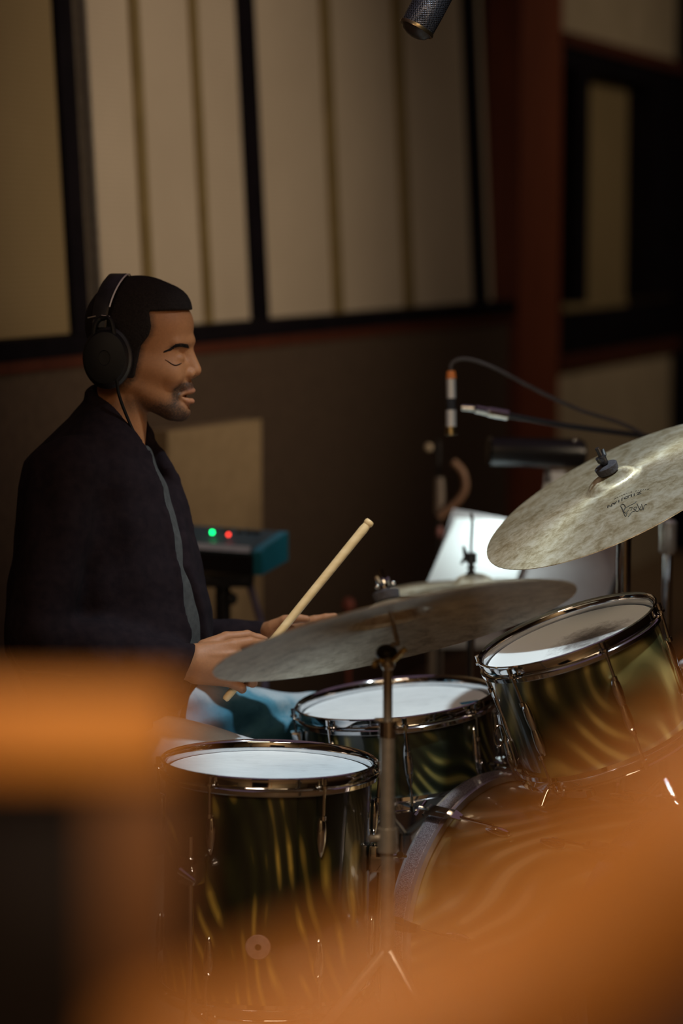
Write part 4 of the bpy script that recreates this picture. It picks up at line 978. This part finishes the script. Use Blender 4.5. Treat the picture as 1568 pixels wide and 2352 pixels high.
tripod(mu, cx_, cy_, P(1200, 1330, 5.50).z, .011, blackm, .3, 0, .25)
paper = noisy('white_paper', (.80, .84, .84), (.76, .80, .80), 8, .7)
tag(MB().prism([P(1046, 1189, 5.52), P(1230, 1206, 5.53), P(1178, 1350, 5.35), P(975, 1350, 5.33)], -dn, .0006).build('sheet_music', paper, smooth=False), 'bright white sheet of music on the left of the music stand', 'sheet of paper')
tag(MB().prism([P(1252, 1083, 5.61), P(1296, 1083, 5.61), P(1330, 1200, 5.53), P(1240, 1200, 5.53)], -dn, .0006).build('sheet_music', paper, smooth=False), 'white sheet of paper standing tall under the lamp, partly behind the large cymbal', 'sheet of paper')
ml = thing('music_stand_lamp', 'long black cylindrical lamp clipped over the music stand', 'lamp', P(1260, 1040, 5.55))
l0, l1 = P(1120, 1036, 5.45), P(1346, 1042, 5.47); la = (l1 - l0).normalized(); LL = (l1 - l0).length
MB().lathe([(0, 0), (.028, .0), (.033, .006), (.033, LL - .016), (.026, LL - .004), (.010, LL), (0, LL)], basis(l0, la), 32).build('housing', mat('gloss_black', (.008, .008, .010), .3), ml)
MB().tube(spline([P(1255, 1060, 5.51), P(1260, 1120, 5.61), P(1255, 1185, 5.61)], 6), .006, 10).build('clip_arm', blackm, ml)
ld = MB(); ld.ball(P(1320, 1013, 5.44), .004, 2); ld.ball(P(1331, 1037, 5.44), .0045, 2); ld.build('highlight_dots', chrome, ml)  # chrome balls added where two highlights sit on the housing
lt = area('music_lamp_light', P(1165, 1078, 5.42), P(1130, 1290, 5.45), .22, .45, (.84, 1.0, 1.0), math.radians(120), .03); 
# side table with pale leg
st = thing('side_table', 'small table with pale legs and white top behind the snare drum', 'table', (P(1060, 1500, 6.45).x, P(1060, 1500, 6.45).y, 0))
pale = noisy('pale_wood', (.38, .32, .24), (.44, .38, .28), 12, .6)
z_ = P(1060, 1462, 6.45).z
ctr = P(998, 1462, 6.45) + Vector((.085, 0, 0))
MB().box((ctr.x, ctr.y, z_), (.20, .24, .02), bevel=.003).build('table_top', noisy('white_laminate', (.7, .74, .74), (.66, .7, .7), 10, .5), st)
for i, (sx, sy) in enumerate(((-1, -1), (1, -1), (1, 1), (-1, 1))):
    MB().box((ctr.x + sx * .085, ctr.y + sy * .1, z_ / 2 - .005), (.026, .026, z_ - .01), bevel=.002).build('leg', pale, st)
# dim stand with clamp and looped cable at the left of the sheet music
ds = thing('microphone_stand', 'dim grey stand with clamp knob in front of the dark wall, left of sheet music', 'stand', (P(1008, 1200, 6.0).x, P(1008, 1200, 6.0).y, 0))
dx, dy = P(1006, 1200, 6.0).x, P(1006, 1200, 6.0).y
tripod(ds, dx, dy, P(1006, 1010, 6.0).z, .006, blackm, rot=15)
MB().tube([P(1010, 1180, 5.98), P(1009, 1097, 5.98)], [.014, .012], 14).build('grip_tube', noisy('dim_grey_metal', (.18, .15, .13), (.22, .18, .15), 20, .5), ds)
MB().ball(P(984, 1028, 5.97), .011, 2).build('knob', noisy('tan_knob', (.4, .33, .24), (.45, .38, .27), 20, .5), ds)
MB().tube([P(984, 1028, 5.98), P(1006, 1034, 6.0)], .005, 8).build('knob_bolt', blackm, ds)
MB().ball(P(1010, 1222, 5.97), .010, 2, (.8, 1, 1.5)).build('lock', noisy('dull_pink', (.45, .22, .22), (.5, .26, .26), 20, .5), ds)
tag(MB().tube(spline([P(1040, 1060, 5.95), P(1062, 1085, 5.95), P(1068, 1120, 5.95), P(1052, 1150, 5.95), P(1020, 1178, 5.95), P(1008, 1190, 5.95)], 6), .0095, 12).build('brown_hose', noisy('brown_rubber', (.20, .11, .07), (.24, .14, .09), 30, .5)), 'brown curved hose hanging on the dim grey stand', 'hose')
# gobo panel behind the keyboard
G0, G1 = P(385, 985, 5.95), P(600, 968, 6.35); gdir = (G1 - G0); gdir.z = 0; gn = Vector((-gdir.y, gdir.x, 0)).normalized()
gb_ = thing('acoustic_panel', 'freestanding tan fabric acoustic panel behind the person and keyboard', 'panel', (G0.x, G0.y, 0))
gz = (G0.z + G1.z) / 2
MB().prism([(G0.x, G0.y, .06), (G1.x, G1.y, .06), (G1.x, G1.y, gz), (G0.x, G0.y, gz)], gn, .06).build('padding', m_panel, gb_, smooth=False)
for q_ in (G0 + gdir * .1, G0 + gdir * .9): MB().box((q_.x, q_.y, .03), (.05, .4, .06), bevel=.004).build('foot', m_blackwood, gb_)
# small keyboard / controller on a stand
kM_o = P(560, 1275, 5.5)
kb_ = thing('keyboard', 'blue-sided compact keyboard with green and red lights behind the person', 'keyboard', kM_o)
m_teal = noisy('teal_plastic', (.015, .19, .27), (.02, .23, .33), 20, .45)
m_ktop = noisy('grey_blue_plastic', (.03, .06, .08), (.04, .075, .095), 30, .5)
def kq(px0, py0, px1, py1, d0, d1): return P(px0, py0, d0), P(px1, py1, d1)
A, B_ = P(380, 1262, 5.42), P(636, 1302, 5.42)      # front bottom edge line
R0 = Vector((1, .0, 0)); kx = Vector((math.cos(.50), -math.sin(.50), 0)); kyv = Vector((-kx.y, kx.x, 0))
o_ = P(600, 1322, 5.36); wk = .46; dk = .12; hf = .062; hbk = .085
def kpt(a, b, z): return o_ - kx * a + kyv * b + Vector((0, 0, z))
def kside(a0, a1): return [kpt(a0, 0, 0), kpt(a0, dk, .02), kpt(a0, dk, hbk), kpt(a0, .02, hf), kpt(a0, 0, hf - .01)]
MB().prism(kside(.022, 0), -kx, wk).build('case', m_ktop, kb_, smooth=False)
MB().prism(kside(.0, 0), -kx, .0225).build('side_cheek', m_teal, kb_, smooth=False)
ks = MB(); ks.prism([kpt(.03, -.008, hf - .012), kpt(.03, .004, hf + .001), kpt(.03, .004, hf - .012)], -kx, wk - .06); ks.build('white_keys', noisy('pale_keys', (.42, .38, .38), (.5, .46, .46), 30, .4), kb_, smooth=False)
MB().prism([kpt(.02, -.006, .0), kpt(.02, -.002, hf - .02), kpt(.02, .01, hf - .02), kpt(.02, .01, .0)], -kx, wk).build('front_panel', blackm, kb_, smooth=False)
for a_ in (.07, .09, .115, .15): MB().box(kpt(a_, .10, .078), (.016, .02, .014), bevel=.002).build('knob', blackm, kb_)
def kpt_at(px, py):
    return P(px, py, 5.485)
MB().ball(kpt(.158, .05, .082), .0036, 2).build('green_light', m_led_g, kb_); MB().ball(kpt(.112, .045, .080), .0033, 2).build('red_light', m_led_r, kb_)
kst = thing('keyboard_stand', 'black stand holding the compact keyboard', 'stand', (P(515, 1400, 5.5).x, P(515, 1400, 5.5).y, 0))
tripod(kst, P(512, 1400, 5.5).x, P(512, 1400, 5.5).y, P(512, 1325, 5.5).z, .018, blackm, .2, 0, .3)
kk = MB(); kk.box(P(512, 1328, 5.5), (.14, .10, .03), bevel=.004); kk.build('cradle', blackm, kst); MB().ball(P(530, 1375, 5.49), .016, 2).build('knob', blackm, kst)
tag(MB().tube(spline([P(566, 1325, 5.46), P(576, 1352, 5.46), P(590, 1400, 5.46), P(602, 1450, 5.46), P(608, 1520, 5.46), P(600, 1700, 5.45)], 6), .0085, 10).build('strap', noisy('lavender_strap', (.13, .10, .16), (.16, .13, .2), 30, .7)), 'muted lavender strap hanging below the compact keyboard', 'strap')
tag(MB().ball(P(800, 1390, 6.1), .016, 3, (1, 1, 1.2)).tube([P(800, 1400, 6.1), Vector((P(800, 1400, 6.1).x, P(800, 1400, 6.1).y, 0))], .006).build('post_with_red_knob', noisy('dull_red', (.22, .05, .035), (.26, .07, .045), 20, .6)), 'thin post with a dull red knob behind the near cymbal', 'post')

# ================================================================== NEAR, OUT OF FOCUS
m_orange = noisy('orange_varnished_wood', (.70, .27, .055), (.78, .33, .075), 5, .38, 0, (1, 6, 1), coat=.3)
m_black_fab = noisy('black_baffle_fabric', (.012, .009, .011), (.018, .013, .016), 60, .95)
g = thing('baffle_frame', 'orange wooden frame of a dark baffle, blurred at the near left', 'baffle', (P(330, 1700, .95).x, P(330, 1700, .95).y, 0))
z1 = P(200, 1598, .95).z; z0 = P(200, 1778, .93).z; xr = P(425, 1700, .95).x; xl = P(222, 1700, .95).x; yy = P(300, 1700, .95).y
MB().box(((xr - 1.0) / 2 + xr / 2, yy, (z0 + z1) / 2), (1.0, .045, z1 - z0), bevel=.006).build('top_rail', m_orange, g)
MB().box(((xl + xr) / 2, yy + .01, z0 / 2), (xr - xl, .04, z0), bevel=.006).build('post', noisy('dim_varnished_wood', (.20, .085, .035), (.25, .11, .045), 5, .5), g)  # darker copy of the frame wood, lower brightness put into the colour
MB().box(((xl + xr) / 2 - .96, yy + .01, z0 / 2), (xr - xl, .04, z0), bevel=.006).build('post', m_orange, g)
MB().box(((xl - .94) / 2 + .0, yy + .012, z0 / 2 + .04), (.90, .02, z0 - .08)).build('infill', m_black_fab, g)
hr = thing('handrail', 'thick orange wooden handrail, heavily blurred, sloping up to the right in front', 'handrail', (P(1900, 2000, .6).x, P(1900, 2000, .6).y, 0))
rp = spline([P(400, 2600, .60), P(650, 2500, .60), P(900, 2405, .60), P(1150, 2300, .60), P(1400, 2120, .60), P(1568, 1965, .60), P(2000, 1690, .60)], 6)
def rail(a, b, r1, r2):
    pts = [a + (b - a) * (i / 10) for i in range(11)]; return MB().tube(pts, [r1 + (r2 - r1) * i / 10 for i in range(11)], 32)
MB().tube(rp, .0275, 32).build('rail', m_orange, hr)
for q in (rp[1], rp[-2]): MB().tube([(q.x, q.y, 0), (q.x, q.y, q.z)], .016, 16).build('baluster', m_orange, hr)
